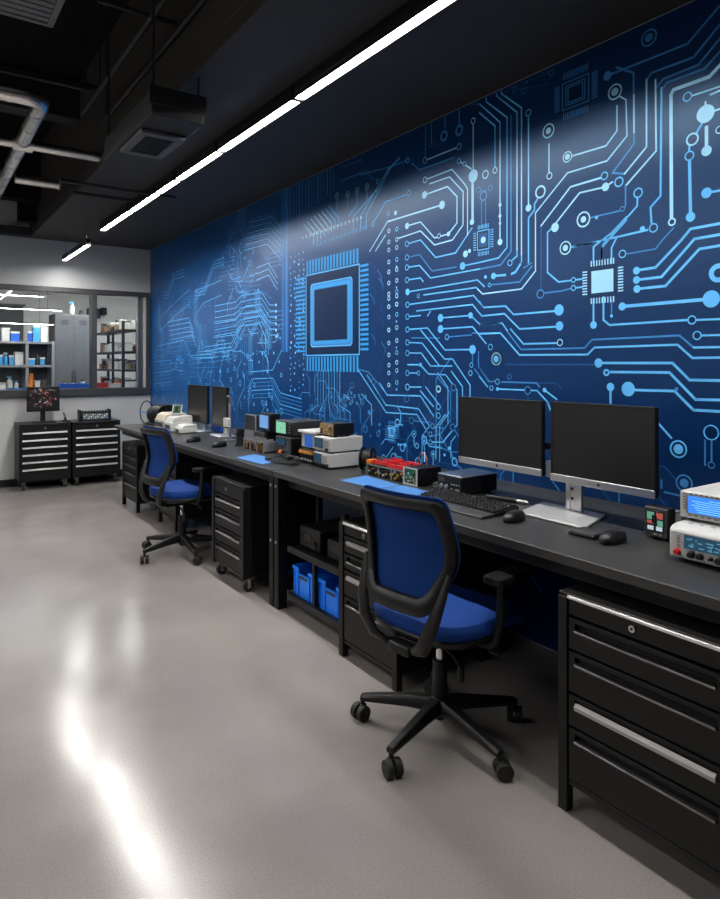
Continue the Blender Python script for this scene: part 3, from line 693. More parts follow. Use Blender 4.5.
# ------------------------------------------------------------------ drawer pedestals
def caster(parent, x, y, r=.035, m=M_chrome):
    c = MB(); c.box(x - .022, x + .022, y - .02, y + .02, 2 * r + .008, 2 * r + .016)
    for s in (-1, 1): c.box(x - .012, x + .012, y + s * .018 - .002, y + s * .018 + .002, r * .7, 2 * r + .01)
    f = c.build('caster', m, parent, .001)
    MB().cyl((x, y - .014, r), (x, y + .014, r), r, n=18).build('wheel', M_rubber, f, .004)
def pedestal(label, x, yc, w, d, h, rows, topz, bright, feet='post', top_silver=True, nameless=None):
    """front faces -x; rows = [(z0, z1)] drawers from the top; topz = bottom of the header"""
    t = thing('drawer_cabinet', label, 'drawer cabinet', (x, yc, 0), 0, 'drawer pedestals under the desks')
    hw = w / 2; pw = .034
    zb = min(z for z, _ in rows) - .018
    MB().box(.030, d, -hw + .004, hw - .004, zb, h - .012).build('carcass', M_body, t, .003)
    MB().box(.002, d + .002, -hw, hw, h - .011, h).build('top', M_body, t, .003)
    zp = 0 if feet == 'post' else zb - .01
    for s in (-1, 1):
        y0 = s * hw - (pw if s > 0 else 0)
        MB().box(-.004, .029, y0, y0 + pw, zp, h - .012).build('post', M_body, t, .003)
        if feet == 'post': MB().box(d - .05, d, y0, y0 + pw, 0, zb - .001).build('foot', M_body, t, .003)
    hd = MB().box(.003, .028, -hw + pw + .002, hw - pw - .002, topz + .003, h - .013).build('header', M_body, t, .002)
    if top_silver: MB().box(-.007, .002, -hw + pw + .002, hw - pw - .002, h - .014, h - .004).build('edge_strip', M_bright, hd, .002)
    lk = MB(); lk.cyl((.003, .02, (topz + h) / 2 - .004), (-.004, .02, (topz + h) / 2 - .004), .010, n=18); lk.cyl((-.004, .02, (topz + h) / 2 - .004), (-.0055, .02, (topz + h) / 2 - .004), .004, n=10, m=1)
    lk.build('lock', [M_silver, M_black], hd)
    MB().box(.004, .028, -hw + pw + .002, hw - pw - .002, zb - .0, min(z for z, _ in rows) - .003).build('plinth', M_body, t, .002)
    for i, (z0, z1) in enumerate(rows):
        a, bb = -hw + pw + .003, hw - pw - .003; zs1 = z1 - .016; zs0 = zs1 - .026; m_ = .022
        dm = MB()
        dm.box(.002, .027, a, bb, z0 + .002, zs0); dm.box(.002, .027, a, bb, zs1, z1 - .002)
        dm.box(.002, .027, a, a + m_, zs0, zs1); dm.box(.002, .027, bb - m_, bb, zs0, zs1); dm.box(.020, .027, a + m_, bb - m_, zs0, zs1, 1)
        dr = dm.build('drawer', [M_body, M_recess], t, .0012)
        hm = MB(); tall = .020 if i in bright else .010
        hm.prism([(-.004, a + m_ + .002, zs0 - .002), (-.006, a + m_ + .002, zs0 + tall * .5), (.004 if i in bright else .006, a + m_ + .002, zs0 + tall), (.018, a + m_ + .002, zs0 + .004), (.018, a + m_ + .002, zs0 + .001)], (0, bb - a - 2 * m_ - .004, 0))
        hm.build('handle', M_satin if i in bright else M_handle, dr, .0008)
    if feet == 'caster':
        for sx in (.05, d - .05):
            for s in (-1, 1): caster(t, sx, s * (hw - .04))
    elif feet == 'black_caster':
        for sx in (.05, d - .05):
            for s in (-1, 1): caster(t, sx, s * (hw - .04), m=M_dgrey)
    return t
R4 = [(.512, .612), (.378, .508), (.274, .374), (.105, .270)]
pedestal('black drawer cabinet nearest the camera, cut by the right edge', 1.700, 1.055, .55, .55, .684, R4, .616, {2})
pedestal('black drawer cabinet behind the near blue chair, beside the blue bins', 1.722, 2.405, .45, .55, .650, [(.505, .585), (.425, .500), (.300, .420), (.085, .295)], .588, {0, 2})
pedestal('black drawer cabinet with chrome castors between the two chairs', 1.690, 3.885, .49, .52, .652, [(.455, .552), (.345, .450), (.245, .340), (.115, .240)], .556, {}, 'caster', False)
pedestal('black drawer cabinet behind the far blue chair', 1.860, 5.55, .46, .5, .640, [(.47, .56), (.36, .465), (.25, .355), (.11, .245)], .564, {}, 'post', False)
pedestal('farthest black drawer cabinet, under the far end of the desk row', 1.800, 6.46, .50, .5, .632, [(.455, .535), (.375, .450), (.265, .370), (.10, .260)], .540, {}, 'post', False)

# ------------------------------------------------------------------ open shelf unit under the near bench, with bins and instruments
t = thing('under_desk_shelf', 'black steel shelf unit under the desk holding two blue bins', 'shelf', (1.765, 2.955, 0))
for y in (-.29, .29):
    for x in ((.22, .62) if y > 0 else (.015, .62)): MB().box(x - .015, x + .015, y - .015, y + .015, 0, .66).build('upright', M_black, t, .002)
for z in (.095, .36):
    MB().box(.03, .62, -.275, .275, z, z + .016).build('shelf', M_black, t, .002)
    MB().box(.0, .0295, -.2745, .2745, z - .012, z + .024).build('front_rail', M_blackmid, t, .003)
MB().box(.005, .025, -.012, .012, .125, .348).build('divider_post', M_black, t, .002)
def bin_(label, y0, y1):
    yc = (y0 + y1) / 2; w = (y1 - y0) / 2; t = thing('storage_bin', label, 'bin', (1.800, yc, .1115), 0, 'blue bins on the under-desk shelf')
    h, d, th = .158, .36, .006; m = MB()
    m.box(0, d, -w, w, 0, th)
    m.box(0, th, -w, w, th, .128); m.box(0, th, -w, w, .135, h - .02) if False else None
    m.box(d - th, d, -w, w, th, h); m.box(th, d - th, -w, -w + th, th, h); m.box(th, d - th, w - th, w, th, h)
    m.box(0, th, -w, -.052, .128, h); m.box(0, th, .052, w, .128, h)
    m.build('tub', M_bluebin, t, .002)
    rm = MB(); rm.box(-.008, .0, -w - .004, -.05, h - .016, h + .002); rm.box(-.008, 0, .05, w + .004, h - .016, h + .002); rm.box(-.008, d + .008, -w - .006, -w, h - .014, h + .002); rm.box(-.008, d + .008, w, w + .006, h - .014, h + .002)
    rm.build('rim', M_bluebin, t, .002)
    rb = MB()
    for y in (-w + .012, -w * .52, w * .52, w - .012): rb.box(-.006, 0, y - .004, y + .004, .004, h - .018)
    rb.box(-.006, 0, -.055, .055, .119, .127); rb.build('rib', M_bluebin, t, .001)
    gp = MB(); gp.box(-.009, -.0062, -.04, .04, .105, .118); gp.build('grip', M_dgrey, t, .001)
bin_('blue plastic bin on the under-desk shelf, beside the desk leg', 2.985, 3.215)
bin_('blue plastic bin on the under-desk shelf, beside the drawer cabinet', 2.705, 2.938)

# ------------------------------------------------------------------ office chairs
def make_chair(label):
    t = thing('office_chair', label, 'chair', (0, 0, 0), 0, 'blue office chairs at the desks')
    # five-star base
    for k in range(5):
        a = R(52 + 72 * k - 9); c, s = math.cos(a), math.sin(a)
        rings = []
        for rr_, z, wd, ht in ((.028, .118, .030, .030), (.12, .112, .026, .024), (.24, .096, .021, .018), (.318, .085, .017, .013)):
            pc = Vector((c * rr_, s * rr_, z)); n = Vector((-s, c, 0))
            rings.append([pc + n * wd * q + Vector((0, 0, ht * p)) for q, p in ((-1, -.6), (-1, .3), (-.6, .9), (.6, .9), (1, .3), (1, -.6), (.6, -1), (-.6, -1))])
        arm = MB().loft(rings).build('base_arm', M_plastic, t, .003)
        cs = MB(); cs.cyl((c * .312, s * .312, .046), (c * .312, s * .312, .082), .009, n=10)
        b2 = a + 1.1; hx_, hy_ = math.cos(b2), math.sin(b2); px, py = c * .312 - .0 * hx_, s * .312
        for q in (-1, 1):
            ctr = Vector((px - hy_ * .017 * q + hx_ * .012, py + hx_ * .017 * q + hy_ * .012, .0305))
            ax_ = Vector((-hy_, hx_, 0)) * .012
            cs.cyl(ctr - ax_, ctr + ax_, .030, n=20)
        cs.box(px - .012, px + .012, py - .012, py + .012, .045, .060)
        cs.build('caster', M_rubber, arm, .003)
    col = MB(); col.cyl((0, 0, .085), (0, 0, .15), .040, .034, n=20); col.cyl((0, 0, .15), (0, 0, .285), .030, .027, n=20); col.cyl((0, 0, .062), (0, 0, .085), .02, .03, n=16)
    col.build('column_sleeve', M_plastic, t, .003)
    MB().cyl((0, 0, .284), (0, 0, .372), .015, n=18).build('gas_lift', M_chrome, t)
    mc = MB(); mc.prism([(-.16, -.07, .372), (.12, -.07, .372), (.15, -.07, .415), (-.19, -.07, .415)], (0, .14, 0)); mc.box(-.235, -.15, -.05, .05, .375, .41)
    mc.build('tilt_mechanism', M_plastic, t, .006)
    lv = MB(); lv.tube([(.03, -.06, .388), (.04, -.17, .380), (.045, -.205, .374)], .007, 8); lv.box(.02, .07, -.25, -.205, .366, .378)
    lv.build('lever', M_plastic, t, .003)
    lv = MB(); lv.tube([(-.07, -.06, .385), (-.06, -.12, .345), (-.055, -.14, .31)], .006, 8); lv.lathe([(.001, 0), (.012, .002), (.013, .04), (.006, .055)], (-.055, -.14, .268), 'z', 10)
    lv.build('tension_knob', M_plastic, t, .002)
    # seat
    def outline(sc, z, n=40, drop=1.0):
        out = []
        for i in range(n):
            a = 2 * PI * i / n; ca, sa = math.cos(a), math.sin(a); e = .52
            x = abs(ca) ** e * (1 if ca >= 0 else -1) * .255 * sc + .050; y = abs(sa) ** e * (1 if sa >= 0 else -1) * .245 * sc * (1 - .10 * (x < 0) * abs(x) / .2)
            zz = z - (max(0, x - .12) ** 2) * 2.2 * drop
            out.append((x, y, zz))
        return out
    MB().loft([outline(.90, .416), outline(.965, .425), outline(.985, .440), outline(.97, .447)]).build('seat_shell', M_plastic, t)
    MB().loft([outline(.96, .447), outline(1.0, .462), outline(1.0, .484), outline(.965, .500), outline(.88, .509), outline(.65, .511), outline(.35, .508), outline(.1, .506)]).build('seat', M_fabric, t)
    # backrest
    def bxz(y, z):
        k = [(.40, -.15), (.50, -.205), (.58, -.212), (.66, -.182), (.72, -.166), (.80, -.178), (.88, -.202), (.97, -.238)]
        for (z0, x0), (z1, x1) in zip(k, k[1:]):
            if z <= z1:
                f = max(0, (z - z0) / (z1 - z0)); x = x0 + (x1 - x0) * f; break
        else: x = k[-1][1]
        return x - .040 * (1 - min(1, (abs(y) / .21) ** 2))
    def smoothz(y, z):
        return (bxz(y, z - .02) + bxz(y, z) + bxz(y, z + .02)) / 3
    # closed outlines (y, z), same point count
    oc = [(-.196, .938), (.196, .938), (.216, .725), (.165, .585), (.125, .535), (-.125, .535), (-.165, .585), (-.216, .725)]
    ic = [(-.161, .897), (.161, .897), (.178, .728), (.128, .622), (.105, .597), (-.105, .597), (-.128, .622), (-.178, .728)]
    oo = rpoly(oc, [.035, .035, .08, .06, .03, .03, .06, .08], 7); ii = rpoly(ic, [.025, .025, .08, .03, .02, .02, .03, .08], 7)
    def sub(pp, k=2):
        out = []
        for i in range(len(pp)):
            a, b_ = pp[i], pp[(i + 1) % len(pp)]
            for j in range(k): out.append(a.lerp(b_, j / k))
        return out
    oo, ii = sub(oo, 3), sub(ii, 3); n = len(oo); tk = .026
    def P3(p, off): return (smoothz(p.x, p.y) + off, p.x, p.y)
    mid_ = [a.lerp(b_, .5) for a, b_ in zip(oo, ii)]
    rings = [[P3(p, tk / 2) for p in oo], [P3(p, -tk * .25) for p in oo], [P3(a.lerp(b_, .2), -tk / 2) for a, b_ in zip(oo, ii)], [P3(p, -tk * .62) for p in mid_], [P3(a.lerp(b_, .85), -tk / 2) for a, b_ in zip(oo, ii)], [P3(p, -tk * .2) for p in ii], [P3(p, tk / 2) for p in ii]]
    fm = MB(); vs = [p for r_ in rings for p in r_]; nr = len(rings)
    fs = [(j * n + i, j * n + (i + 1) % n, ((j + 1) % nr) * n + (i + 1) % n, ((j + 1) % nr) * n + i) for j in range(nr) for i in range(n)]
    fm.add(vs, fs); fm.build('back_frame', M_plastic, t)
    ctr = Vector((0, .74)); pm = MB(); edge_ = [p + (p - ctr) * .006 + Vector((0, .016 if p.y > .88 else 0)) for p in [a.lerp(b_, .12) for a, b_ in zip(oo, ii)]]
    lev = [1.0, .85, .65, .45, .25, .08]
    vs = []; 
    for f in lev: vs += [P3(ctr.lerp(p, f), tk / 2 + .004 - (0 if f < 1 else 0)) for p in edge_]
    vs2 = [(x + .010, y, z) for x, y, z in vs]
    m_ = len(lev); fs = [(j * n + i, j * n + (i + 1) % n, (j + 1) * n + (i + 1) % n, (j + 1) * n + i) for j in range(m_ - 1) for i in range(n)] + [tuple((m_ - 1) * n + i for i in range(n))]
    o_ = len(vs); fs2 = [tuple(reversed([q + o_ for q in f])) for f in fs]
    rim = [(i, o_ + i, o_ + (i + 1) % n, (i + 1) % n) for i in range(n)]
    pm.add(vs + vs2, fs + fs2 + rim); pm.build('backrest_mesh', M_meshf, t)
    # carrier brackets from the frame round to the seat
    jb = MB()
    for s in (-1, 1):
        pts = [(-.194, s * .196, .69), (-.216, s * .185, .62), (-.238, s * .172, .55), (-.250, s * .150, .485), (-.240, s * .115, .425), (-.215, s * .07, .398), (-.16, s * .035, .393)]
        rings = []
        for i, p in enumerate(pts):
            p = Vector(p); d = (Vector(pts[min(i + 1, 6)]) - Vector(pts[max(i - 1, 0)])).normalized()
            a_ = Vector((0, 1, 0)); a_ = (a_ - d * a_.dot(d)).normalized(); b_ = d.cross(a_)
            wd = (.010, .020, .026, .028, .026, .024, .022)[i]; th = (.006, .010, .012, .013, .014, .014, .012)[i]
            rings.append([p + a_ * wd * math.cos(q * PI / 5) + b_ * th * math.sin(q * PI / 5) for q in range(10)])
        jb.loft(rings)
    jb.build('back_bracket', M_plastic, t)
    # armrests
    for s in (-1, 1):
        ab = MB(); y = s * .262
        ab.tube([(-.02, s * .17, .412), (-.01, s * .235, .410), (0, s * .250, .43), (.01, y, .50), (.015, y, .58), (.02, y, .640)], [.013, .015, .016, .016, .015, .015], 10)
        am = ab.build('arm_support', M_plastic, t)
        pp = rpoly([(-.07, -.042), (.17, -.042), (.18, .042), (-.07, .042)], .03, 6)
        pd = MB(); pd.loft([[(p.x + .02, y + p.y * k, z) for p in pp] for k, z in ((.9, .638), (1, .643), (1, .654), (.93, .661), (.6, .663))])
        pd.build('arm_pad', M_plastic, am)
    return t
ch = make_chair('blue mesh-back office chair in front, at the twin screens')
ch.location = (1.662, 1.845, 0); ch.rotation_euler = (0, 0, R(9))
dup(ch, (1.69, 4.70, 0), R(8), 'blue mesh-back office chair farther away, by the far cabinets')

# ------------------------------------------------------------------ tool chests by the back wall
def chest(label, xc, w, h=.735, d=.40):
    t = thing('tool_chest', label, 'tool chest', (xc, 7.97, 0), PI / 2, 'black tool chests by the back wall')   # local -x faces the room
    hw = w / 2; zb = .10
    MB().box(.022, d, -hw + .004, hw - .004, zb, h - .02).build('carcass', M_body, t, .004)
    MB().box(-.006, d + .004, -hw, hw, h - .019, h).build('top', M_blackmid, t, .004)
    hd = MB().box(.004, .021, -hw + .03, hw - .03, h - .085, h - .022).build('header', M_body, t, .002)
    lk = MB().cyl((.004, 0, h - .052), (-.003, 0, h - .052), .011, n=14).build('lock', M_silver, hd)
    for s in (-1, 1): MB().box(.0, .021, s * (hw - .014) - .014, s * (hw - .014) + .014, zb, h - .022).build('post', M_body, t, .003)
    n = 6; z1 = h - .088; dz = (z1 - .16) / n
    for i in range(n):
        a, b_ = z1 - (i + 1) * dz + .003, z1 - i * dz
        dr = MB().box(.004, .021, -hw + .03, hw - .03, a, b_).build('drawer', M_body, t, .002)
        hm = MB(); hm.prism([(.004, -hw + .034, b_ - .004), (-.012, -hw + .034, b_ - .006), (-.014, -hw + .034, b_ - .021), (-.010, -hw + .034, b_ - .023), (.004, -hw + .034, b_ - .012)], (0, w - .068, 0))
        hm.build('handle', M_bright, dr, .001)
    MB().box(.008, .021, -hw + .03, hw - .03, zb, .16).build('plinth', M_body, t, .002)
    for sx in (.05, d - .06):
        for s in (-1, 1): caster(t, sx, s * (hw - .05), .038)
    return t
chest('black six-drawer tool chest on castors under the screen showing a circuit drawing', 1.300, .525)
chest('black six-drawer tool chest on castors carrying the mixer-like control box', 1.850, .525)

# ------------------------------------------------------------------ screens
def monitor(label, x, yc, z0, w, h, rz=0, chin=.024, group=None, back_col=None, chin_col=None, content=False):
    """screen facing -x, bottom at z0"""
    t = thing('monitor', label, 'monitor', (x, yc, z0), rz, group); hw = w / 2
    MB().box(.004, .026, -hw, hw, 0, h).build('housing', M_plastic, t, .003)
    bc = MB(); bc.loft([[(.0255, y, z) for y, z in ((-hw + .05, .06), (hw - .05, .06), (hw - .05, h - .05), (-hw + .05, h - .05))], [(.05, y, z) for y, z in ((-.1, .10), (.1, .10), (.1, h - .1), (-.1, h - .1))]])
    bc.build('rear_bulge', M_plastic, t, .004)
    bz = MB(); b_ = .011
    bz.box(-.001, .004, -hw, -hw + b_, chin, h); bz.box(-.001, .004, hw - b_, hw, chin, h); bz.box(-.001, .004, -hw + b_, hw - b_, h - b_, h)
    bz.build('bezel', M_plastic, t, .001)
    if chin_col: 
        cb = MB().box(-.003, .004, -hw, hw, 0, chin - .0005).build('chin_strip', chin_col, t, .0015)
        MB().cyl((-.003, 0, chin / 2), (-.0042, 0, chin / 2), .0062, n=14).build('emblem', M_dgrey, cb)
    else: MB().box(-.001, .004, -hw, hw, 0, chin - .0005).build('chin_strip', M_plastic, t, .001)
    s = MB().box(.0005, .004, -hw + b_, hw - b_, chin, h - b_).build('screen', M_screen, t)
    return t, s
DT = DZ + .0005
M_plate = mat('satin_silver', (.42, .42, .43), .42, metal=.35)
t, _ = monitor('left one of the near pair of dark screens with silver chins', 2.205, 2.062, .925, .500, .318, 0, .030, 'near pair of dark screens', None, M_silver)
t, _ = monitor('right one of the near pair of dark screens, above the silver stand column', 2.19, 1.525, .920, .462, .326, R(-1), .030, 'near pair of dark screens', None, M_silver)
t = thing('monitor_stand', 'silver stand with a flat base plate carrying the near pair of dark screens', 'monitor stand', (2.18, 1.68, DT))
MB().prism([(-.125, -.19, 0), (.12, -.11, 0), (.12, .20, 0), (-.125, .128, 0)], (0, 0, .011)).build('base_plate', M_plate, t, .004)
cm = MB(); cm.box(.072, .088, -.030, .004, .0115, .27); cm.box(.072, .088, .024, .046, .0115, .27); cm.box(.074, .088, .004, .024, .0115, .27)
cm.build('column', M_silver, t, .002)
sl = MB()
for z in (.06, .10): sl.cyl((.0735, .014, z), (.071, .014, z), .007, n=10)
sl.build('column_hole', M_dgrey, t)
MB().box(.089, .105, -.30, .46, .245, .275).build('cross_bar', M_silver, t, .003)
MB().box(.045, .075, .098, .125, .135, .205).build('clamp', M_mgrey, t, .003).location = (.0, .0, .0)
MB().box(.076, .10, .10, .123, .17, .28).build('clamp_arm', M_mgrey, t, .003)
# far pair
def far_screen(label, y, w, rz, bl):
    m, s = monitor(label, 2.20, y, .868, w, .338, rz, .02, 'far pair of dark screens', None, None)
    st = thing('monitor_stand', bl, 'monitor stand', (2.20, y, DT), rz)
    MB().box(-.04, .10, -.12, .12, 0, .010).build('base_plate', M_bright, st, .004)
    MB().box(.052, .075, -.045, .045, .0105, .26).build('column', M_bright, st, .004)
    return m
far_screen('left one of the far pair of dark screens, seen at a slant', 5.73, .47, R(0), 'white stand of the left far screen')
far_screen('right one of the far pair of dark screens, seen at a slant', 5.225, .36, R(-3), 'white stand of the right far screen')
# screen on the tool chest
t = thing('monitor', 'black screen on the left tool chest showing a red and white circuit drawing', 'monitor', (1.305, 8.13, .7355), PI / 2)
MB().box(-.07, .09, -.12, .12, 0, .012).build('base_plate', M_plastic, t, .003)
MB().box(.02, .05, -.025, .025, .0125, .20).build('column', M_plastic, t, .003)
MB().box(-.012, .0195, -.170, .170, .125, .405).build('housing', M_plastic, t, .003)
so = MB().box(-.0135, -.0122, -.155, .155, .145, .392).build('screen', M_screen, t)
dm = MB(); rr_ = random.Random(3)
for _ in range(60):
    y, z = rr_.uniform(-.14, .13), rr_.uniform(.165, .375); w_, h_ = rr_.choice(((.018, .004), (.004, .024), (.012, .012), (.03, .003)))
    dm.box(-.0145, -.0136, y, y + w_, z, z + h_, rr_.choice((0, 0, 1, 2)))
dm.build('circuit_drawing', [mat('screen_red', (.15, .02, .02), .3, emit=(.5, .06, .05), es=.35), mat('screen_white', (.2, .2, .2), .3, emit=(.6, .6, .6), es=.35), mat('screen_dim', (.05, .05, .06), .3, emit=(.2, .2, .25), es=.3)], so, smooth=False)
t = thing('control_box', 'black control box with a lit blue and orange front on the right tool chest', 'instrument', (1.865, 8.10, .7355), PI / 2)
MB().box(.0, .16, -.16, .16, .005, .105).build('case', M_black, t, .006)
fp = MB().prism([(-.012, -.150, .008), (-.002, -.150, .085), (.05, -.150, .112), (.06, -.150, .106), (.0, -.150, .008)], (0, .30, 0)).build('front_panel', M_dgrey, t, .002)
kb_ = MB()
for i in range(9): kb_.cyl((.012, -.128 + i * .032, .094), (.004, -.128 + i * .032, .112), .010, n=10)
kb_.build('knob', M_silver, t)
for i in range(12):
    pass
lb = MB()
for i in range(11):
    for j in range(3): lb.box(-.0125 + j * .003, -.0105 + j * .003, -.13 + i * .025, -.115 + i * .025, .022 + j * .02, .034 + j * .02, (i * 2 + j * 5) % 3)
lb.build('lit_button', [M_lcdslate, mat('amber_light', (.5, .3, .05), .3, emit=(.8, .5, .15), es=.5), M_cyanp], fp)
for s in (-1, 1): MB().box(-.01, .16, s * .166 - .006, s * .166 + .006, 0, .125).build('side_cheek', M_black, t, .004)
t = thing('soldering_tip_holder', 'small black holder with a silver tip standing between screen and control box', 'holder', (1.530, 8.10, .7355))
MB().lathe([(.032, 0), (.03, .012), (.014, .02), (.012, .05)], n=14).build('base', M_plastic, t)
MB().tube([(0, 0, .05), (-.01, 0, .08), (-.025, -.01, .11)], [.011, .010, .006], 10).build('tip', M_silver, t)

# ------------------------------------------------------------------ instruments on the desks
def case(name, label, cat, x, yc, z, d, w, h, cm, fm=None, bev=.004, feet=True, rz=0, group=None, fz=.008):
    """box instrument whose front faces -x at the root; returns the root"""
    t = thing(name, label, cat, (x, yc, z), rz, group)
    f = fz if feet else 0
    MB().box(.006, d, -w / 2, w / 2, f, f + h).build('case', cm, t, bev)
    fp = MB().box(0, .0058, -w / 2 + .003, w / 2 - .003, f + .003, f + h - .003).build('front_panel', fm or cm, t, .0015)
    if feet:
        for sx in (.03, d - .03):
            for sy in (-1, 1): MB().cyl((sx, sy * (w / 2 - .025), 0), (sx, sy * (w / 2 - .025), f - .0003), .011, n=10).build('foot', M_rubber, t)
    return t, fp
def scr(fp, y0, y1, z0, z1, m, x=-.0015, name='display', fr=None):
    o = MB().box(x, -.0002, y0, y1, z0, z1).build(name, m, fp, .0006)
    if fr:
        q = MB(); e_ = .004
        q.box(x - .001, -.0002, y0 - e_, y0 - .0002, z0 - e_, z1 + e_); q.box(x - .001, -.0002, y1 + .0002, y1 + e_, z0 - e_, z1 + e_); q.box(x - .001, -.0002, y0, y1, z0 - e_, z0 - .0002); q.box(x - .001, -.0002, y0, y1, z1 + .0002, z1 + e_)
        q.build('display_frame', fr, fp)
    return o
def knob(fp, y, z, r, m=None, l=.014):
    return MB().lathe([(r, 0), (r, -l * .3), (r * .82, -l * .4), (r * .78, -l)], (-.0002, y, z), 'x', 16).build('knob', m or M_plastic, fp)
def buttons(fp, cells, m, s=(.009, .005), x=-.003):
    q = MB()
    for y, z in cells: q.box(x, -.0002, y - s[0] / 2, y + s[0] / 2, z - s[1] / 2, z + s[1] / 2)
    return q.build('button', m, fp, .0005)
# --- white test set at the right edge (lower, wide) and the oscilloscope on top of it
t = thing('bench_power_supply', 'wide white bench instrument with two dark displays, underneath the blue-screen instrument', 'instrument', (1.972, .905, DT))
W2 = .215
pts = [(0, -W2, .012), (0, -W2, .096), (.012, -W2, .107), (.04, -W2, .112), (.33, -W2, .112), (.33, -W2, .012)]
MB().prism(pts, (0, 2 * W2, 0)).build('case', M_white, t, .005)
fp = MB().box(-.004, -.0005, -W2 + .006, W2 - .006, .018, .094).build('front_panel', M_offw, t, .0015)
for y0, y1 in ((.045, .165), (-.13, -.01)):
    o = MB().box(-.0065, -.0042, y0, y1, .047, .089).build('display', M_lcddim, fp, .0008)
    q = MB(); rq = random.Random(int(y0 * 1000))
    for _ in range(22):
        y = rq.uniform(y0 + .006, y1 - .022); z = rq.uniform(.052, .082); q.box(-.0072, -.0067, y, y + rq.choice((.006, .014)), z, z + .0035)
    q.build('readout', M_lcdtxt, o)
for y, r, m in ((.185, .0105, M_red), (.142, .011, M_plastic), (.115, .010, M_plastic), (.083, .006, M_plastic), (.058, .012, M_plastic), (.022, .009, M_gold), (-.002, .011, M_plastic), (-.04, .01, M_plastic), (-.08, .012, M_plastic), (-.16, .011, M_red)):
    MB().lathe([(r, 0), (r, -.004), (r * .75, -.006), (r * .7, -.016)], (-.0042, y, .032), 'x', 16).build('knob', m, fp)
q = MB()
for z in (.05, .06, .07, .08): q.box(-.006, -.0042, .178, .19, z, z + .004); q.box(-.006, -.0042, .018, .028, z, z + .004)
q.build('button', M_mgrey, fp, .0005)
q = MB()
for i in range(10): q.box(.05, .058, .17 - i * .035, .17 - i * .035 + .012, .1121, .1135)
q.build('top_mark', M_mgrey, t)
for sx in (.05, .29):
    for s in (-1, 1): MB().box(sx - .02, sx + .02, s * .17 - .02, s * .17 + .02, 0, .0118).build('foot', M_rubber, t, .003)
t, fp = case('oscilloscope', 'white instrument with a glowing blue screen, stacked at the right edge', 'instrument', 2.045, .978, DT + .1135, .25, .30, .086, M_white, M_offw, .005, True)
o = scr(fp, .005, .120, .028, .082, M_lcdblue, -.003, 'display', M_mgrey)
q = MB(); rq = random.Random(5)
for i in range(7):
    z = .033 + i * .0065; q.box(-.0036, -.0031, .012, .012 + rq.uniform(.04, .10), z, z + .0022)
q.build('readout', M_lcdlight, o)
buttons(fp, [(.132, .04 + i * .009) for i in range(6)] + [(.115 - i * .02, .020) for i in range(5)], M_mgrey)
buttons(fp, [(.11 - i * .016, .088) for i in range(6)], M_dgrey, (.008, .003))
for y, z in ((-.03, .07), (-.03, .04), (-.07, .07), (-.07, .04), (-.11, .07)): knob(fp, y, z, .011, M_mgrey)
MB().box(.03, .235, .03, .036, .0942, .0962).build('top_groove', M_mgrey, t); MB().box(.03, .235, -.09, -.084, .0942, .0962).build('top_groove', M_mgrey, t)
# --- small colour meter
t, fp = case('handheld_meter', 'small black meter with a coloured display, left of the white instruments', 'meter', 2.145, 1.268, DT, .055, .088, .105, M_black, M_dgrey, .006, True)
o = scr(fp, -.032, .034, .030, .100, M_screen, -.002, 'display')
q = MB()
for (a, b_, c, d, k) in ((-.028, -.004, .075, .096, 0), (.004, .030, .070, .096, 1), (-.006, .012, .058, .086, 2), (-.028, -.008, .050, .070, 1), (.006, .030, .055, .066, 0), (-.026, -.004, .034, .048, 3), (.006, .028, .034, .048, 3)):
    q.box(-.0028 - .0003 * k, -.0021, a, b_, c, d, k)
q.build('display_block', [mat('screen_red2', (.25, .04, .03), .3, emit=(.45, .1, .08), es=.25), mat('screen_green', (.06, .2, .12), .3, emit=(.15, .4, .3), es=.25), M_black, mat('screen_pale', (.35, .45, .5), .3, emit=(.5, .65, .7), es=.25)], o)
buttons(fp, [(.0, .02), (-.02, .02)], M_mgrey, (.012, .006))
MB().box(.0555, .105, -.036, .036, .012, .096).build('rear_module', M_mgrey, t, .003)
q = MB()
for i in range(7): q.box(.060 + i * .006, .063 + i * .006, -.0375, -.0362, .02, .088)
q.build('rear_fin', M_offw, t)
# --- mice
def mouse(label, x, y, rz, group='black mice on the desks', s=1.0):
    t = thing('computer_mouse', label, 'mouse', (x, y, DT), rz, group)
    rings = []
    for z, k in ((0, .92), (.006, 1.0), (.014, 1.0), (.022, .92), (.030, .74), (.035, .5), (.037, .2)):
        rings.append([((.058 * math.cos(a) * (k if math.cos(a) < 0 else k ** .6) + .004 * (1 - k)) * s, .033 * math.sin(a) * (.9 + .1 * math.cos(a) ** 2) * k ** .8 * s, z * s) for a in [2 * PI * i / 24 for i in range(24)]])
    MB().loft(rings).build('shell', M_plastic, t)
    MB().cyl((.034 * s, -.004 * s, .0285 * s), (.034 * s, .004 * s, .0285 * s), .0075 * s, n=14).build('scroll_wheel', M_rubber, t)
    return t
mouse('black mouse on the near desk, standing alone right of the silver stand', 2.0, 1.338, R(0), s=1.1)
mouse('black mouse beside the right end of the keyboard', 1.955, 1.740, R(8), s=1.05)
mouse('black mouse on the far desk in front of the right far screen', 1.915, 4.545, R(15), s=1.15)
mouse('black mouse on the far desk close behind the far chair', 1.875, 4.96, R(20), s=1.15)
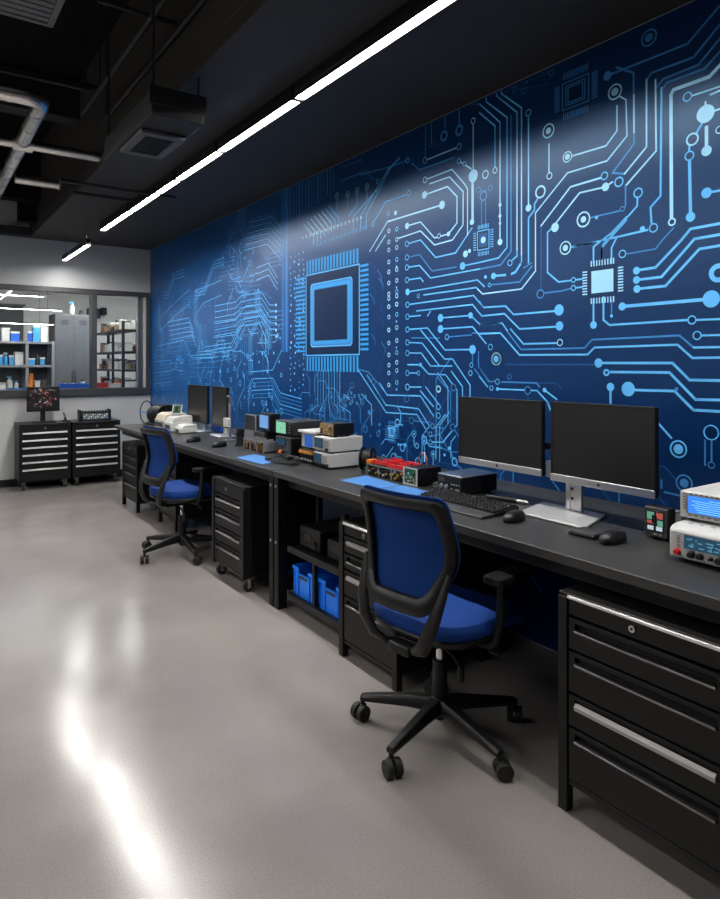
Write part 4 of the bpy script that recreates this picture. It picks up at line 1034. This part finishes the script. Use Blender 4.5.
# --- keyboard
t = thing('keyboard', 'black keyboard with a smooth palm rest in front of the near screens', 'keyboard', (1.982, 2.062, DT), R(0))
MB().prism([(-.05, -.235, .002), (-.05, -.235, .012), (.10, -.235, .026), (.10, -.235, .002)], (0, .47, 0)).build('body', M_plastic, t, .003)
MB().prism([(-.118, -.235, 0), (-.118, -.235, .006), (-.110, -.235, .010), (-.0505, -.235, .0125), (-.0505, -.235, 0)], (0, .47, 0)).build('palm_rest', M_dgrey, t, .002)
q = MB()
for r_ in range(6):
    x = -.040 + r_ * .0225; zt = .0125 + (x + .05) / .15 * .014
    y = -.228
    while y < .215:
        w_ = .019 if not (r_ == 0 and -.05 < y < .06) else .09
        q.box(x, x + .0175, y, y + w_ - .003, zt, zt + .008); y += w_ + .002
q.build('keycap', M_black, t, .0012, 1, smooth=False)
# --- small things round the stand
t = thing('card_reader', 'small flat black box on the desk in front of the silver base plate', 'box', (2.010, 1.440, DT), R(2))
MB().box(-.05, .04, -.052, .052, .002, .013).build('case', M_black, t, .003)
MB().box(-.045, .035, -.048, .048, .0132, .017).build('lid', M_dgrey, t, .002)
for s in (-1, 1): MB().box(-.04, .03, s * .04 - .006, s * .04 + .006, 0, .0018).build('foot', M_rubber, t)
t = thing('cable_clip', 'silver-tipped black stick lying between the keyboard and the base plate', 'tool', (2.20, 2.00, DT), R(-75))
MB().tube([(-.10, 0, .011), (-.03, 0, .011), (.05, 0, .010)], [.009, .011, .010], 10).build('grip', M_plastic, t)
MB().tube([(.0505, 0, .010), (.09, 0, .009), (.10, 0, .008)], [.009, .009, .004], 10).build('tip', M_silver, t)
# --- black supply with silver lid
t, fp = case('power_supply', 'low black box with a silver lid behind the keyboard', 'instrument', 2.100, 2.268, DT, .235, .165, .078, M_black, M_black, .003)
MB().box(.004, .237, -.083, .083, .0865, .0915).build('lid', M_silver, t, .0015)
for y in (.05, .015): knob(fp, y, .035, .011, M_mgrey, .010)
buttons(fp, [(-.02 - i * .016, .05) for i in range(4)], M_silver, (.007, .005)); scr(fp, .03, .07, .055, .076, M_dgrey)
buttons(fp, [(-.02, .028), (-.05, .028), (-.066, .028)], M_mgrey, (.012, .009))
# --- circuit modules
t = thing('circuit_module', 'open module with a green circuit board front and silver edge, right of the red board', 'electronics', (2.095, 2.548, DT))
MB().box(.004, .16, -.055, .055, .0, .088).build('case', M_black, t, .002)
pb = MB().box(.0, .0035, -.045, .045, .010, .082).build('circuit_board', M_pcb, t)
q = MB(); q.box(-.002, .0035, -.055, -.0455, 0, .090); q.box(-.002, .0035, .0455, .055, 0, .09); q.box(-.002, .0035, -.045, .045, .0825, .09); q.box(-.002, .0035, -.045, .045, 0, .0095)
q.build('frame', M_offw, t, .001)
q = MB(); rq = random.Random(9)
for _ in range(14):
    y, z = rq.uniform(-.04, .03), rq.uniform(.014, .07); q.box(-.005, -.0002, y, y + rq.uniform(.004, .012), z, z + rq.uniform(.004, .01), rq.choice((0, 1, 2)))
q.build('component', [M_gold, M_black, M_offw], pb)
fan = MB(); fan.cyl((.05, -.0555, .045), (.05, -.062, .045), .034, n=20); fan.build('fan', M_plastic, t)
t = thing('circuit_rack', 'long black rack of open electronics under the red boards', 'electronics', (2.105, 2.775, DT))
MB().box(.012, .17, -.165, .165, 0, .055).build('case', M_black, t, .002)
q = MB(); rq = random.Random(12)
for i in range(26):
    y, z = -.155 + i * .012, rq.uniform(.008, .04); q.box(rq.uniform(-.004, .004), .0118, y, y + rq.uniform(.005, .010), z, z + rq.uniform(.006, .014), rq.choice((0, 1, 2, 2, 3)))
q.build('component', [M_gold, M_offw, M_dgrey, M_orange], t)
q = MB()
for y in (-.163, -.055, .055, .163): q.box(-.001, .004, y - .003, y + .003, 0, .062)
q.box(-.001, .004, -.165, .165, .056, .061); q.build('frame', M_mgrey, t)
def board(label, x, y, z, w, d, rz, seed):
    t = thing('circuit_board', label, 'circuit board', (x, y, z), rz)
    MB().box(0, d, -w / 2, w / 2, 0, .005).build('board', M_red, t, .001)
    q = MB(); rq = random.Random(seed)
    q.box(.0, .012, -w / 2, w / 2, .0051, .020); q.box(d - .014, d, -w / 2 + .02, w / 2 - .02, .0051, .024)
    for i in range(5): q.box(.03, d - .03, -w / 2 + .02 + i * w / 6, -w / 2 + .02 + i * w / 6 + w / 14, .0051, .018)
    q.build('heat_sink', M_red, t, .001)
    q = MB()
    for _ in range(8):
        a, b_ = rq.uniform(.02, d - .04), rq.uniform(-w / 2 + .01, w / 2 - .03); q.box(a, a + .014, b_, b_ + .018, .0051, rq.uniform(.010, .022))
    q.build('component', M_black, t)
board('bright red circuit board on the black rack, nearer the green module', 2.118, 2.690, DT + .0615, .150, .13, R(2), 1)
board('bright red circuit board on the black rack, nearer the black reel', 2.135, 2.860, DT + .0615, .135, .13, R(-3), 2)
t = thing('jumper_wire', 'thin pinkish looped wire standing up above the red board', 'wire', (2.20, 2.575, DT + .0905))
MB().tube([(0, -.03, 0), (0, -.036, .03), (0, -.018, .060), (0, .010, .064), (0, .032, .03), (0, .036, .0)], .0025, 8).build('wire', M_copper, t)
t = thing('terminal_block', 'black terminal block with an orange top beside the black reel', 'electronics', (2.125, 2.962, DT))
MB().box(0, .07, -.022, .022, 0, .055).build('case', M_black, t, .003); MB().box(.006, .06, -.018, .018, .0555, .078).build('cap', M_orange, t, .003)
MB().box(-.006, -.0005, -.016, .016, .008, .036).build('connector', M_pcb, t, .001)
t = thing('trackball', 'small round black ball mouse beside the low silver-lidded box', 'mouse', (2.170, 2.425, DT))
MB().lathe([(.026, 0), (.030, .008), (.026, .020), (.015, .028), (.003, .031)], n=18).build('shell', M_plastic, t)
MB().lathe([(.031, .004), (.0325, .007), (.031, .010)], n=18).build('ring', M_dgrey, t)
t = thing('cable_reel', 'black cable reel standing upright right of the white stacked instruments', 'reel', (2.19, 3.05, DT), R(35))
for y in (-.030, .028): MB().lathe([(.066, y - .004), (.068, y), (.066, y + .004), (.05, y + .005), (.03, y + .004)], (0, 0, .068), 'y', 28).build('flange', M_plastic, t, .001)
MB().lathe([(.05, -.0255), (.052, -.012), (.05, 0), (.052, .012), (.05, .0235)], (0, 0, .068), 'y', 24).build('wound_cable', M_black, t)
MB().lathe([(.034, -.0355), (.030, -.041), (.018, -.041), (.016, -.0355)], (0, 0, .068), 'y', 24).build('hub', M_dgrey, t)
# --- blue sheets
def sheet(label, c, th=.0012, grid=False):
    t = MB(); pts = [at_z(u, v, DT) for u, v in c]; t.prism(pts, (0, 0, th)); o = t.build('paper_sheet', M_paper)
    return tag(o, label, 'paper', 'blue sheets on the desks')
sheet('blue sheet nearest the white stacked instruments, left one of two by the near chair', [(340, 480.5), (366, 475.5), (399, 485), (378, 489)])
sheet('pale blue sheet closest behind the near chair, right one of the two', [(376, 490), (402, 485.5), (434, 493), (414, 497.5)])
sheet('blue sheet on the far bench in front of the black tower instrument', [(236, 457.5), (255, 454.5), (285, 461), (262, 464.5)])
# --- two stacked white scopes with a black and tan box on top
t, fp = case('signal_generator', 'white box instrument with a dark screen, bottom of the white stack', 'instrument', 2.018, 3.278, DT, .235, .175, .082, M_white, M_offw, .004)
scr(fp, .0, .075, .036, .078, M_lcddim, -.0025, 'display', M_dgrey); buttons(fp, [(-.02 - i * .018, .07 - j * .014) for i in range(3) for j in range(4)], M_mgrey, (.011, .007))
for y in (.07, .035, .0, -.035, -.07): knob(fp, y, .022, .009)
t, fp = case('signal_generator', 'white box instrument with a dark screen, top of the white stack', 'instrument', 2.022, 3.278, DT + .0905, .235, .175, .082, M_white, M_offw, .004)
scr(fp, -.01, .075, .030, .080, M_lcddim, -.0025, 'display', M_dgrey); buttons(fp, [(-.03 - i * .018, .07 - j * .013) for i in range(3) for j in range(4)], M_mgrey, (.011, .007)); knob(fp, -.06, .022, .01)
t, fp = case('relay_box', 'black box with a tan circuit front on top of the white stack', 'instrument', 2.06, 3.288, DT + .1810, .15, .15, .072, M_blackmid, M_brown, .003, True, R(0))
q = MB(); rq = random.Random(21)
for _ in range(12):
    y, z = rq.uniform(-.07, .05), rq.uniform(.014, .055); q.box(-.006, -.0002, y, y + rq.uniform(.006, .018), z, z + rq.uniform(.005, .012), rq.choice((0, 1, 2)))
q.build('component', [M_gold, M_black, M_offw], fp)
# --- white bracket instrument with blue screen and orange connectors
t, fp = case('spectrum_analyser', 'instrument with a dark blue screen under a white lid, left of the white stack', 'instrument', 2.045, 3.475, DT + .0885, .20, .165, .090, M_dgrey, M_offw, .003)
scr(fp, -.055, .04, .014, .088, mat('lcd_navy', (.01, .03, .12), .25, emit=(.015, .08, .35), es=.5), -.0025, 'display')
MB().box(-.02, .22, -.095, .095, .0985, .114).build('lid', M_white, t, .003)
t, fp = case('connector_box', 'black box with gold and orange connectors under the blue-screen instrument', 'instrument', 2.035, 3.475, DT, .21, .18, .080, M_black, M_black, .003)
q = MB()
for i in range(8): q.box(-.010, -.0002, -.078 + i * .021, -.066 + i * .021, .060, .078, i % 2)
q.build('connector', [M_gold, M_orange], fp)
for i in range(4): knob(fp, -.06 + i * .038, .022, .009, M_mgrey)
# --- black tower and the green-screen instrument on it
t, fp = case('tower_instrument', 'black tower instrument standing under the green-screen unit', 'instrument', 2.040, 3.790, DT, .25, .205, .128, M_black, M_dgrey, .005)
scr(fp, -.03, .075, .080, .122, M_lcddim, -.002, 'display', M_black)
for y, m in ((.07, M_plastic), (.03, M_orange), (-.01, M_plastic)): knob(fp, y, .035, .014, m)
buttons(fp, [(-.05 - i * .02, .06 + j * .02) for i in range(2) for j in range(3)], M_mgrey)
t, fp = case('green_screen_instrument', 'long dark instrument with a pale green screen on top of the black tower', 'instrument', 2.055, 3.815, DT + .1365, .24, .225, .092, M_dgrey, M_plastic, .004)
o = scr(fp, -.04, .095, .018, .092, M_lcdgreen, -.0025, 'display', M_black)
MB().box(-.0032, -.0026, .02, .035, .05, .055).build('readout', M_black, o); buttons(fp, [(-.07 - i * .022, .03 + j * .018) for i in range(2) for j in range(4)], M_mgrey)
t = thing('cable_coil', 'tangle of black cable and plugs in front of the black tower', 'cable', (1.945, 3.585, DT))
for k in range(3):
    q = MB(); rq = random.Random(40 + k)
    q.tube([((.055 + .012 * math.sin(3 * a + k)) * math.cos(a) + k * .012 - .01, (.14 - .02 * k) * math.sin(a) + rq.uniform(-.006, .006), .0105 + .009 * k + .004 * math.sin(2 * a)) for a in [2 * PI * i / 30 for i in range(30)]], .0055, 8, closed=True)
    q.build('cable', M_rubber, t)
MB().box(-.06, -.02, .10, .16, 0, .022).build('plug', M_plastic, t, .004); MB().box(-.04, .0, -.11, -.06, 0.028, .05).build('plug', M_plastic, t, .004)
# --- board rack and blue-screen unit
t = thing('board_rack', 'low open rack of circuit boards with red parts and silver frames on the far bench', 'electronics', (2.020, 4.20, DT))
MB().box(.008, .13, -.165, .165, 0, .010).build('base', M_black, t, .002)
q = MB()
for y in (-.16, -.055, .05, .155): q.box(0, .13, y - .004, y + .004, .0, .078)
q.box(0, .006, -.165, .165, .068, .078); q.build('frame', M_mgrey, t, .001)
q = MB(); rq = random.Random(33)
for i in range(24):
    y = -.15 + i * .0125; q.box(.01, .11, y, y + .006, .0105, rq.uniform(.03, .066), rq.choice((0, 1, 1, 2, 3)))
q.build('boards', [M_red, M_black, M_offw, M_gold], t)
t, fp = case('relay_cabinet', 'black box carrying the slate blue screen behind the board rack', 'instrument', 2.15, 4.37, DT, .15, .17, .105, M_black, M_dgrey, .004)
buttons(fp, [(-.05 + i * .03, .04 + j * .03) for i in range(4) for j in range(2)], M_mgrey, (.014, .012))
t, fp = case('blue_screen_unit', 'small black unit with a slate blue screen standing on the relay box', 'instrument', 2.175, 4.33, DT + .1135, .085, .20, .128, M_black, M_plastic, .005, True, R(-4))
scr(fp, -.075, .085, .028, .122, M_lcdslate, -.002, 'display')
t, fp = case('grey_display', 'thin dim grey panel display between the far screens and the blue-screen unit', 'instrument', 2.30, 4.83, DT + .0, .03, .21, .205, M_dgrey, M_mgrey, .004, False)
scr(fp, -.09, .09, .08, .195, M_dgrey, -.002)
MB().box(.0305, .08, -.06, .06, 0, .05).build('rear_foot', M_black, t, .003)
t = thing('desk_camera', 'black cylinder gadget with a lens beside the right far screen', 'camera', (2.075, 4.525, DT))
MB().lathe([(.034, 0), (.036, .01), (.03, .03), (.026, .09), (.030, .11), (.026, .128), (.01, .135)], n=18).build('body', M_plastic, t)
MB().lathe([(.018, 0), (.017, -.008), (.012, -.010)], (-.024, 0, .10), 'x', 14).build('lens', M_screen, t)
MB().lathe([(.045, .0), (.045, .006)], (0.0, 0, 0), 'z', 18).build('foot', M_rubber, t)
t = thing('camera_post', 'silver post with a small white box clipped on it beside the right far screen', 'stand', (2.13, 4.84, DT))
MB().box(-.035, .035, -.035, .035, 0, .012).build('base', M_mgrey, t, .003); MB().cyl((0, 0, .012), (0, 0, .33), .012, n=12).build('pole', M_silver, t)
MB().box(-.045, -.0125, -.05, .03, .115, .185).build('box', M_white, t, .003); MB().tube([(0, 0, .3), (-.01, -.02, .345), (-.03, -.02, .36)], .012, 8).build('head', M_mgrey, t)
# --- printers at the far end
def printer(label, x, y, d, w, h, m, dark=.35, rz=0):
    t = thing('label_printer', label, 'printer', (x, y, DT), rz, 'white machines at the far end of the desks')
    MB().box(.0, d, -w / 2, w / 2, .006, h * .62).build('base', m, t, .006)
    tp = [(.008, -w / 2 + .003, h * .625), (.03, -w / 2 + .003, h * .9), (.07, -w / 2 + .003, h), (d, -w / 2 + .003, h), (d, -w / 2 + .003, h * .625)]
    MB().prism(tp, (0, w - .006, 0)).build('cover', m, t, .005)
    MB().box(-.004, -.0005, -w * dark, w * dark, h * .18, h * .45).build('slot', M_dgrey, t, .002)
    q = MB()
    for i in range(3): q.box(-.004, -.0003, w * .40, w * .45, h * (.15 + .14 * i), h * (.22 + .14 * i))
    q.build('button', M_cyanp, t)
    for sx in (.02, d - .02):
        for s in (-1, 1): MB().cyl((sx, s * (w / 2 - .02), 0), (sx, s * (w / 2 - .02), .0056), .01, n=8).build('foot', M_rubber, t)
    return t
printer('small low white printer nearest the left far screen', 1.985, 5.64, .15, .17, .078, M_white, .2)
printer('taller white printer in the middle of the white machines', 1.965, 5.85, .20, .20, .140, M_white, .3)
printer('beige machine with dark openings, third from the far screens', 1.975, 6.12, .22, .26, .150, mat('beige_plastic', (.45, .40, .33), .5), .42)
t = thing('card_display', 'small tilted green and black card display on the taller white printer', 'display', (2.05, 5.86, DT + .1405), R(50))
q = Matrix.Rotation(R(25), 4, 'Y'); MB().box(-.004, .004, -.045, .045, .012, .105, 0, q).build('card', M_offw, t, .002)
MB().box(-.0055, -.0042, -.036, .036, .02, .098, 0, q).build('green_panel', M_pcb, t); MB().box(-.007, -.0056, -.012, .018, .035, .085, 0, q).build('chip', M_black, t)
MB().box(-.01, .05, -.04, .04, 0, .0108).build('base', M_mgrey, t, .002)
t = thing('cable_drum', 'black drum machine with a thin round wire hoop at the far end of the desk', 'machine', (2.06, 6.52, DT), R(10))
MB().lathe([(.085, -.10), (.092, -.085), (.092, .085), (.085, .10)], (.05, 0, .105), 'y', 26).build('drum', M_plastic, t, .003)
MB().box(-.03, .15, -.11, .11, 0, .022).build('base', M_black, t, .004)
MB().box(.06, .14, -.12, .10, .12, .205).build('hood', M_black, t, .006)
MB().tube([(-.02, .125 + .02, .115 + 0) if False else (-.015 + .07 * math.cos(a), .135, .125 + .115 * math.sin(a)) for a in [2 * PI * i / 28 for i in range(28)]], .0055, 8, closed=True).build('hoop', M_plastic, t)
MB().box(-.09, -.02, .128, .142, .118, .130).build('blue_clip', M_cyanp, t, .002); MB().box(-.02, .02, .112, .145, 0.0222, .028).build('hoop_foot', M_black, t)
t = thing('parts_tray', 'blue plastic tray leaning by the stand of the left far screen', 'tray', (2.33, 5.62, DT))
MB().box(0, .07, -.10, .10, 0, .008).build('base', M_blueplast, t, .002)
q = MB(); q.box(0, .005, -.1, .1, .0085, .05); q.box(.065, .07, -.1, .1, .0085, .05); q.box(.0055, .0645, -.1, -.095, .0085, .05); q.box(.0055, .0645, .095, .1, .0085, .05); q.build('wall', M_blueplast, t, .001)
# --- instruments on the under-desk shelf
for i, (y, w_, h_, l) in enumerate(((3.085, .22, .115, 'black instrument on the upper under-desk shelf, beside the desk leg'), (2.80, .21, .10, 'black instrument on the upper under-desk shelf, beside the drawer cabinet'))):
    t, fp = case('rack_instrument', l, 'instrument', 1.825, y, .3765, .30, w_, h_, M_black, M_blackmid, .004, True, 0, 'black instruments on the under-desk shelf')
    scr(fp, -.02, .06, .05, .085, M_screen, -.002, 'display', M_dgrey); knob(fp, -.06, .05, .014, M_dgrey); buttons(fp, [(-.05 + i_ * .025, .025) for i_ in range(5)], M_mgrey, (.010, .006))

# ------------------------------------------------------------------ storage room things
def rack(name, label, x0, x1, y0, y1, levels, top, posts_x=(), col=None, group=None):
    t = thing(name, label, 'shelf', ((x0 + x1) / 2, (y0 + y1) / 2, 0), 0, group); hx, hy = (x1 - x0) / 2, (y1 - y0) / 2; c = col or M_blackmid
    xs = [-hx + .018] + [p - (x0 + x1) / 2 for p in posts_x] + [hx - .018]
    for x in xs:
        for y in (-hy + .018, hy - .018): MB().box(x - .018, x + .018, y - .018, y + .018, 0, top).build('upright', c, t, .003)
    for z in levels: MB().box(-hx + .002, hx - .002, -hy + .002, hy - .002, z - .03, z).build('shelf', c, t, .003)
    return t
# left wall shelf, on the line of sight through the left pane
LX0, LX1, LY0, LY1 = -.35, 1.70, 9.70, 10.05
LV = [.30, .72, 1.065, 1.385, 1.700]
rack('storage_rack', 'grey shelf rack of blue and white supplies behind the left window pane', LX0, LX1, LY0, LY1, LV, 1.71, (.66, 1.36), M_mgrey)
MB().box(LX0, LX1 - .01, LY1 + .002, LY1 + .02, .2, 1.72).build('back_panel', M_dgrey, bpy.data.objects['storage_rack']).matrix_parent_inverse = Matrix.Translation((-(LX0 + LX1) / 2, -(LY0 + LY1) / 2, 0))
rq = random.Random(11); nb = {}
adj = ['pale', 'dark', 'bright', 'light', 'deep']
def item(kind, label, x, y, z, w_, d_, h_, m, group):
    t = thing(kind, label, 'container', (x, y, z), 0, group)
    if kind == 'spray_bottle':
        MB().lathe([(w_ * .42, 0), (w_ * .46, .01), (w_ * .46, h_ * .62), (w_ * .2, h_ * .76), (w_ * .2, h_ * .84)], n=14).build('bottle', m, t)
        MB().box(-w_ * .45, w_ * .3, -w_ * .18, w_ * .18, h_ * .845, h_).build('cap', M_cyanp if m != M_cyanp else M_white, t, .003)
    elif kind == 'jar':
        MB().lathe([(w_ * .5, 0), (w_ * .5, h_ * .75), (w_ * .42, h_ * .82)], n=14).build('glass', m, t); MB().lathe([(w_ * .46, h_ * .825), (w_ * .46, h_)], n=14).build('lid', M_dgrey, t)
    else:
        MB().box(-w_ / 2, w_ / 2, -d_ / 2, d_ / 2, 0, h_ * .8).build('body', m, t, .004); MB().box(-w_ / 2 - .004, w_ / 2 + .004, -d_ / 2 - .004, d_ / 2 + .004, h_ * .802, h_).build('lid', M_white if m in (M_cyanp, M_blueplast) else M_offw, t, .003)
    return t
names = {M_white: 'white', M_cyanp: 'sky blue', M_blueplast: 'royal blue', M_offw: 'light grey', M_dgrey: 'dark grey', M_orange: 'orange', M_red: 'red', M_mgrey: 'mid grey', M_brown: 'tan'}
shelfname = {1: 'hidden lower', 2: 'lowest', 3: 'middle', 4: 'top'}
for li in (2, 3, 4):
    x = .62 if li == 2 else .55
    while x < 1.60:
        w_ = rq.uniform(.05, .10); h_ = rq.uniform(.08, .20) if li != 4 else rq.uniform(.12, .22)
        if x + w_ > 1.335 and x < 1.385: x = 1.385; continue
        if x + w_ > 1.66: break
        if x < .685 and x + w_ > .635: x = .685; continue
        m = rq.choice((M_white, M_cyanp, M_white, M_blueplast, M_offw, M_cyanp, M_dgrey)); kind = rq.choice(('storage_box', 'storage_box', 'jar', 'spray_bottle'))
        if li == 2 and 1.385 <= x < 1.46: m, kind, h_ = M_orange, 'jar', .25
        if li == 4 and x > 1.385: m, kind, w_, h_ = rq.choice((M_cyanp, M_blueplast, M_white)), 'storage_box', .085, .24
        bay = 'right' if x > 1.36 else 'left'
        key = (li, bay, m, kind); nb[key] = nb.get(key, 0) + 1
        kd = {'storage_box': 'lidded box', 'jar': 'jar', 'spray_bottle': 'bottle'}[kind]
        lab = f'{names[m]} {kd} on the {shelfname[li]} shelf, {bay} supply bay' + ('' if nb[key] == 1 else f', {["", "", "second", "third", "fourth", "fifth", "sixth"][nb[key]]} from left')
        item(kind, lab, x + w_ / 2, 9.82, LV[li] + .0005, w_, min(w_ * 1.3, .16), h_, m, 'supplies on the rack behind the left pane')
        x += w_ + rq.uniform(.004, .014)
# locker cabinet
t = thing('locker_cabinet', 'tall grey two-door metal cabinet seen through the window', 'cabinet', (1.965, 10.05, 0))
MB().box(-.245, .245, -.22, .22, 0.05, 2.10).build('body', M_lock, t, .004)
MB().box(-.235, .235, -.20, .21, 0, .0495).build('plinth', M_black, t)
for s in (-1, 1):
    dd = MB().box(min(s * .002, s * .24), max(s * .002, s * .24), -.238, -.2205, .06, 2.085).build('door', M_lock, t, .003)
    MB().box(s * .02 - .006, s * .02 + .006, -.258, -.2385, 1.14, 1.30).build('handle', M_dgrey, dd, .003)
    q = MB()
    for i in range(5): q.box(s * .12 - .05, s * .12 + .05, -.2392, -.2382, 1.95 + i * .014, 1.956 + i * .014)
    q.build('vent_slot', M_black, dd)
item('spray_bottle', 'white bottle standing on top of the tall grey cabinet', 1.98, 10.0, 2.1005, .075, .08, .19, M_white, 'things on top of the tall grey cabinet')
item('jar', 'small dark jar on top of the tall grey cabinet', 2.10, 10.0, 2.1005, .05, .06, .07, M_dgrey, 'things on top of the tall grey cabinet')
# right rack: long side facing left, end facing the window
px_ = at_y(122.5, 360, 9.10).x; pe = at_y(138.5, 360, 9.10).x
RX0, RX1, RY0, RY1 = px_ - .01, pe, 9.08, 10.66
RV = [.35, .80, 1.06, 1.325, 1.575, 1.875]
t = rack('storage_rack', 'black shelf rack of parts behind the right window pane', RX0, RX1, RY0, RY1, RV, 1.99, (), M_blackmid)
for y in (-.26,): MB().box(-(RX1 - RX0) / 2, -(RX1 - RX0) / 2 + .03, y - .015, y + .015, 0, 1.93).build('upright', M_blackmid, t, .003)
nb = {}
for li in (2, 3, 4, 5):
    y = 9.13
    while y < 10.5:
        w_ = rq.uniform(.06, .12); h_ = rq.uniform(.06, .16)
        m = rq.choice((M_white, M_offw, M_dgrey, M_brown, M_mgrey, M_red, M_orange, M_offw)); kind = rq.choice(('storage_box', 'jar', 'jar', 'storage_box'))
        if y + w_ > 10.56: break
        key = (li, m, kind); nb[key] = nb.get(key, 0) + 1; kd = {'storage_box': 'lidded box', 'jar': 'jar'}[kind]
        sn = {2: 'lowest', 3: 'second', 4: 'third', 5: 'top'}[li]
        lab = f'{names[m]} {kd} on the black rack, {sn} shelf' + ('' if nb[key] == 1 else f', {["", "", "second", "third", "fourth", "fifth", "sixth"][nb[key]]} from the window')
        item(kind, lab, RX0 + .10, y + w_ / 2, RV[li] + .0005, min(w_, .11), w_, h_, m, 'parts on the black rack behind the right pane')
        if w_ < .12: item(kind, lab + ', inner row', RX0 + .27, y + w_ / 2, RV[li] + .0005, min(w_, .12), w_, h_ * .9, rq.choice((M_white, M_dgrey, M_offw)) if False else m, 'parts on the black rack behind the right pane')
        y += w_ + rq.uniform(.008, .022)
# counter just behind the window, with its trays
t = thing('counter', 'white counter behind the window sill', 'counter', (1.2, 8.78, 0))
MB().box(-2.2, 1.55, -.22, .22, 1.045, 1.075).build('worktop', M_mgrey, t, .003)
for x in (-2.1, -.3, 1.45): MB().box(x - .03, x + .03, -.19, .19, 0, 1.0445).build('support', M_mgrey, t, .003)
def tray(label, u0, u1, h_, m, y=8.72):
    a, b_ = at_y(u0, 385, y).x, at_y(u1, 385, y).x; t = thing('tray', label, 'tray', ((a + b_) / 2, y, 1.0755)); w_ = (b_ - a) / 2
    MB().box(-w_, w_, -.07, .07, 0, .008).build('base', m, t, .002)
    q = MB(); q.box(-w_, w_, -.07, -.064, .0085, h_); q.box(-w_, w_, .064, .07, .0085, h_); q.box(-w_, -w_ + .006, -.0635, .0635, .0085, h_); q.box(w_ - .006, w_, -.0635, .0635, .0085, h_)
    q.build('wall', m, t, .002); return t, (a + b_) / 2, w_
tr_, c0, w0 = tray('long royal blue tray on the counter behind the window', 59, 88, .085, M_blueplast)
for i, f in enumerate((-.7, -.1, .75)):
    item('jar', ['first white jar from the left, standing in the long blue tray', 'white jar in the middle of the long blue tray', 'white jar at the right end of the long blue tray'][i], c0 + f * w0 * .85, 8.72, 1.0845, .05, .05, .10 + .02 * (i == 2), M_white, 'white jars in the blue tray')
tray('bright red tray on the counter just right of the window bar', 95.5, 107, .085, M_red)
tray('pale blue flat tray on the counter at the left, beside the screen', 7, 27, .04, M_paper)
for i, u in enumerate((112, 117.5, 128, 132.5, 137)):
    item('jar' if i > 1 else 'storage_box', ['low white box right of the red tray', 'low white box beside the white jars behind the right pane', 'white jar, left of three at the right end of the counter', 'white jar, middle of three at the right end of the counter', 'white jar, right of three at the right end of the counter'][i], at_y(u, 388, 8.75).x, 8.75, 1.0755, .07, .08, .075 if i < 2 else .115, M_white, 'white containers at the right end of the counter')
# wall speaker and added glowing tubes standing in for streaks reflected in the window glass
t = thing('wall_camera', 'small black device fixed high on the storage room wall', 'device', (2.62, SY - .001, 2.25))
MB().box(-.10, .10, -.12, -.0005, -.08, .08).build('housing', M_black, t, .005); MB().box(.12, .20, -.14, -.0005, -.02, .10).build('bracket', M_black, t, .003)
for y, v, ue, l in ((9.2, 295, 44, 'added glowing tube standing in for a streak reflected in the window, highest of three'), (9.45, 309, 62, 'added glowing tube standing in for a streak reflected in the window, middle of three'), (9.6, 323, 54, 'added glowing tube standing in for a streak reflected in the window, lowest of three')):
    pe_ = at_y(ue, v, y); x1, z = pe_.x, pe_.z - .03; x0 = x1 - 2.2
    t = light_bar(l, (x0 + x1) / 2, y - (x1 - x0) / 2, y + (x1 - x0) / 2, z, .03, .022, M_led3, 'added tubes for streaks reflected in the window', 'x', 2.66 - z); t.location = ((x0 + x1) / 2, y, z)
t = thing('notice_board', 'dark grey board on the storage room wall above the supply rack', 'board', (.95, SY - .0005, 2.0))
MB().box(-1.2, .62, -.03, 0, -.35, .32).build('panel', M_lock, t, .004); MB().box(-1.23, .65, -.035, 0, .3205, .35).build('frame', M_mgrey, t, .003)
for x, y in ((-1.0, 9.2), (2.0, 9.2), (2.75, 9.2)):
    t = light_bar('flush white ceiling light of the storage room', x, y - .6, y + .6, 2.60, .25, .058, M_led3, 'flush ceiling lights of the storage room', 'y')
EXPO = 1.08

# ------------------------------------------------------------------ camera, world, colour
cam = bpy.data.cameras.new('camera'); co = bpy.data.objects.new('camera', cam); C.objects.link(co)
co.location = (0, 0, EYE); co.rotation_euler = (PI / 2, 0, -TH)
cam.sensor_fit = 'HORIZONTAL'; cam.sensor_width = 36; cam.lens = 36 * FOC / 720
cam.shift_y = (HY - 449.5) / 720; cam.clip_start = .05
sc = bpy.context.scene; sc.camera = co
w = bpy.data.worlds.new('world'); sc.world = w; w.use_nodes = True
w.node_tree.nodes['Background'].inputs[0].default_value = (.02, .02, .022, 1)
sc.view_settings.view_transform = 'Standard'; sc.view_settings.look = 'None'
sc.view_settings.exposure = EXPO; sc.view_settings.gamma = 1; sc.view_settings.use_curve_mapping = False
sc.cycles.use_denoising = True; sc.cycles.max_bounces = 8; sc.cycles.diffuse_bounces = 4; sc.cycles.glossy_bounces = 4
sc.cycles.sample_clamp_indirect = 6
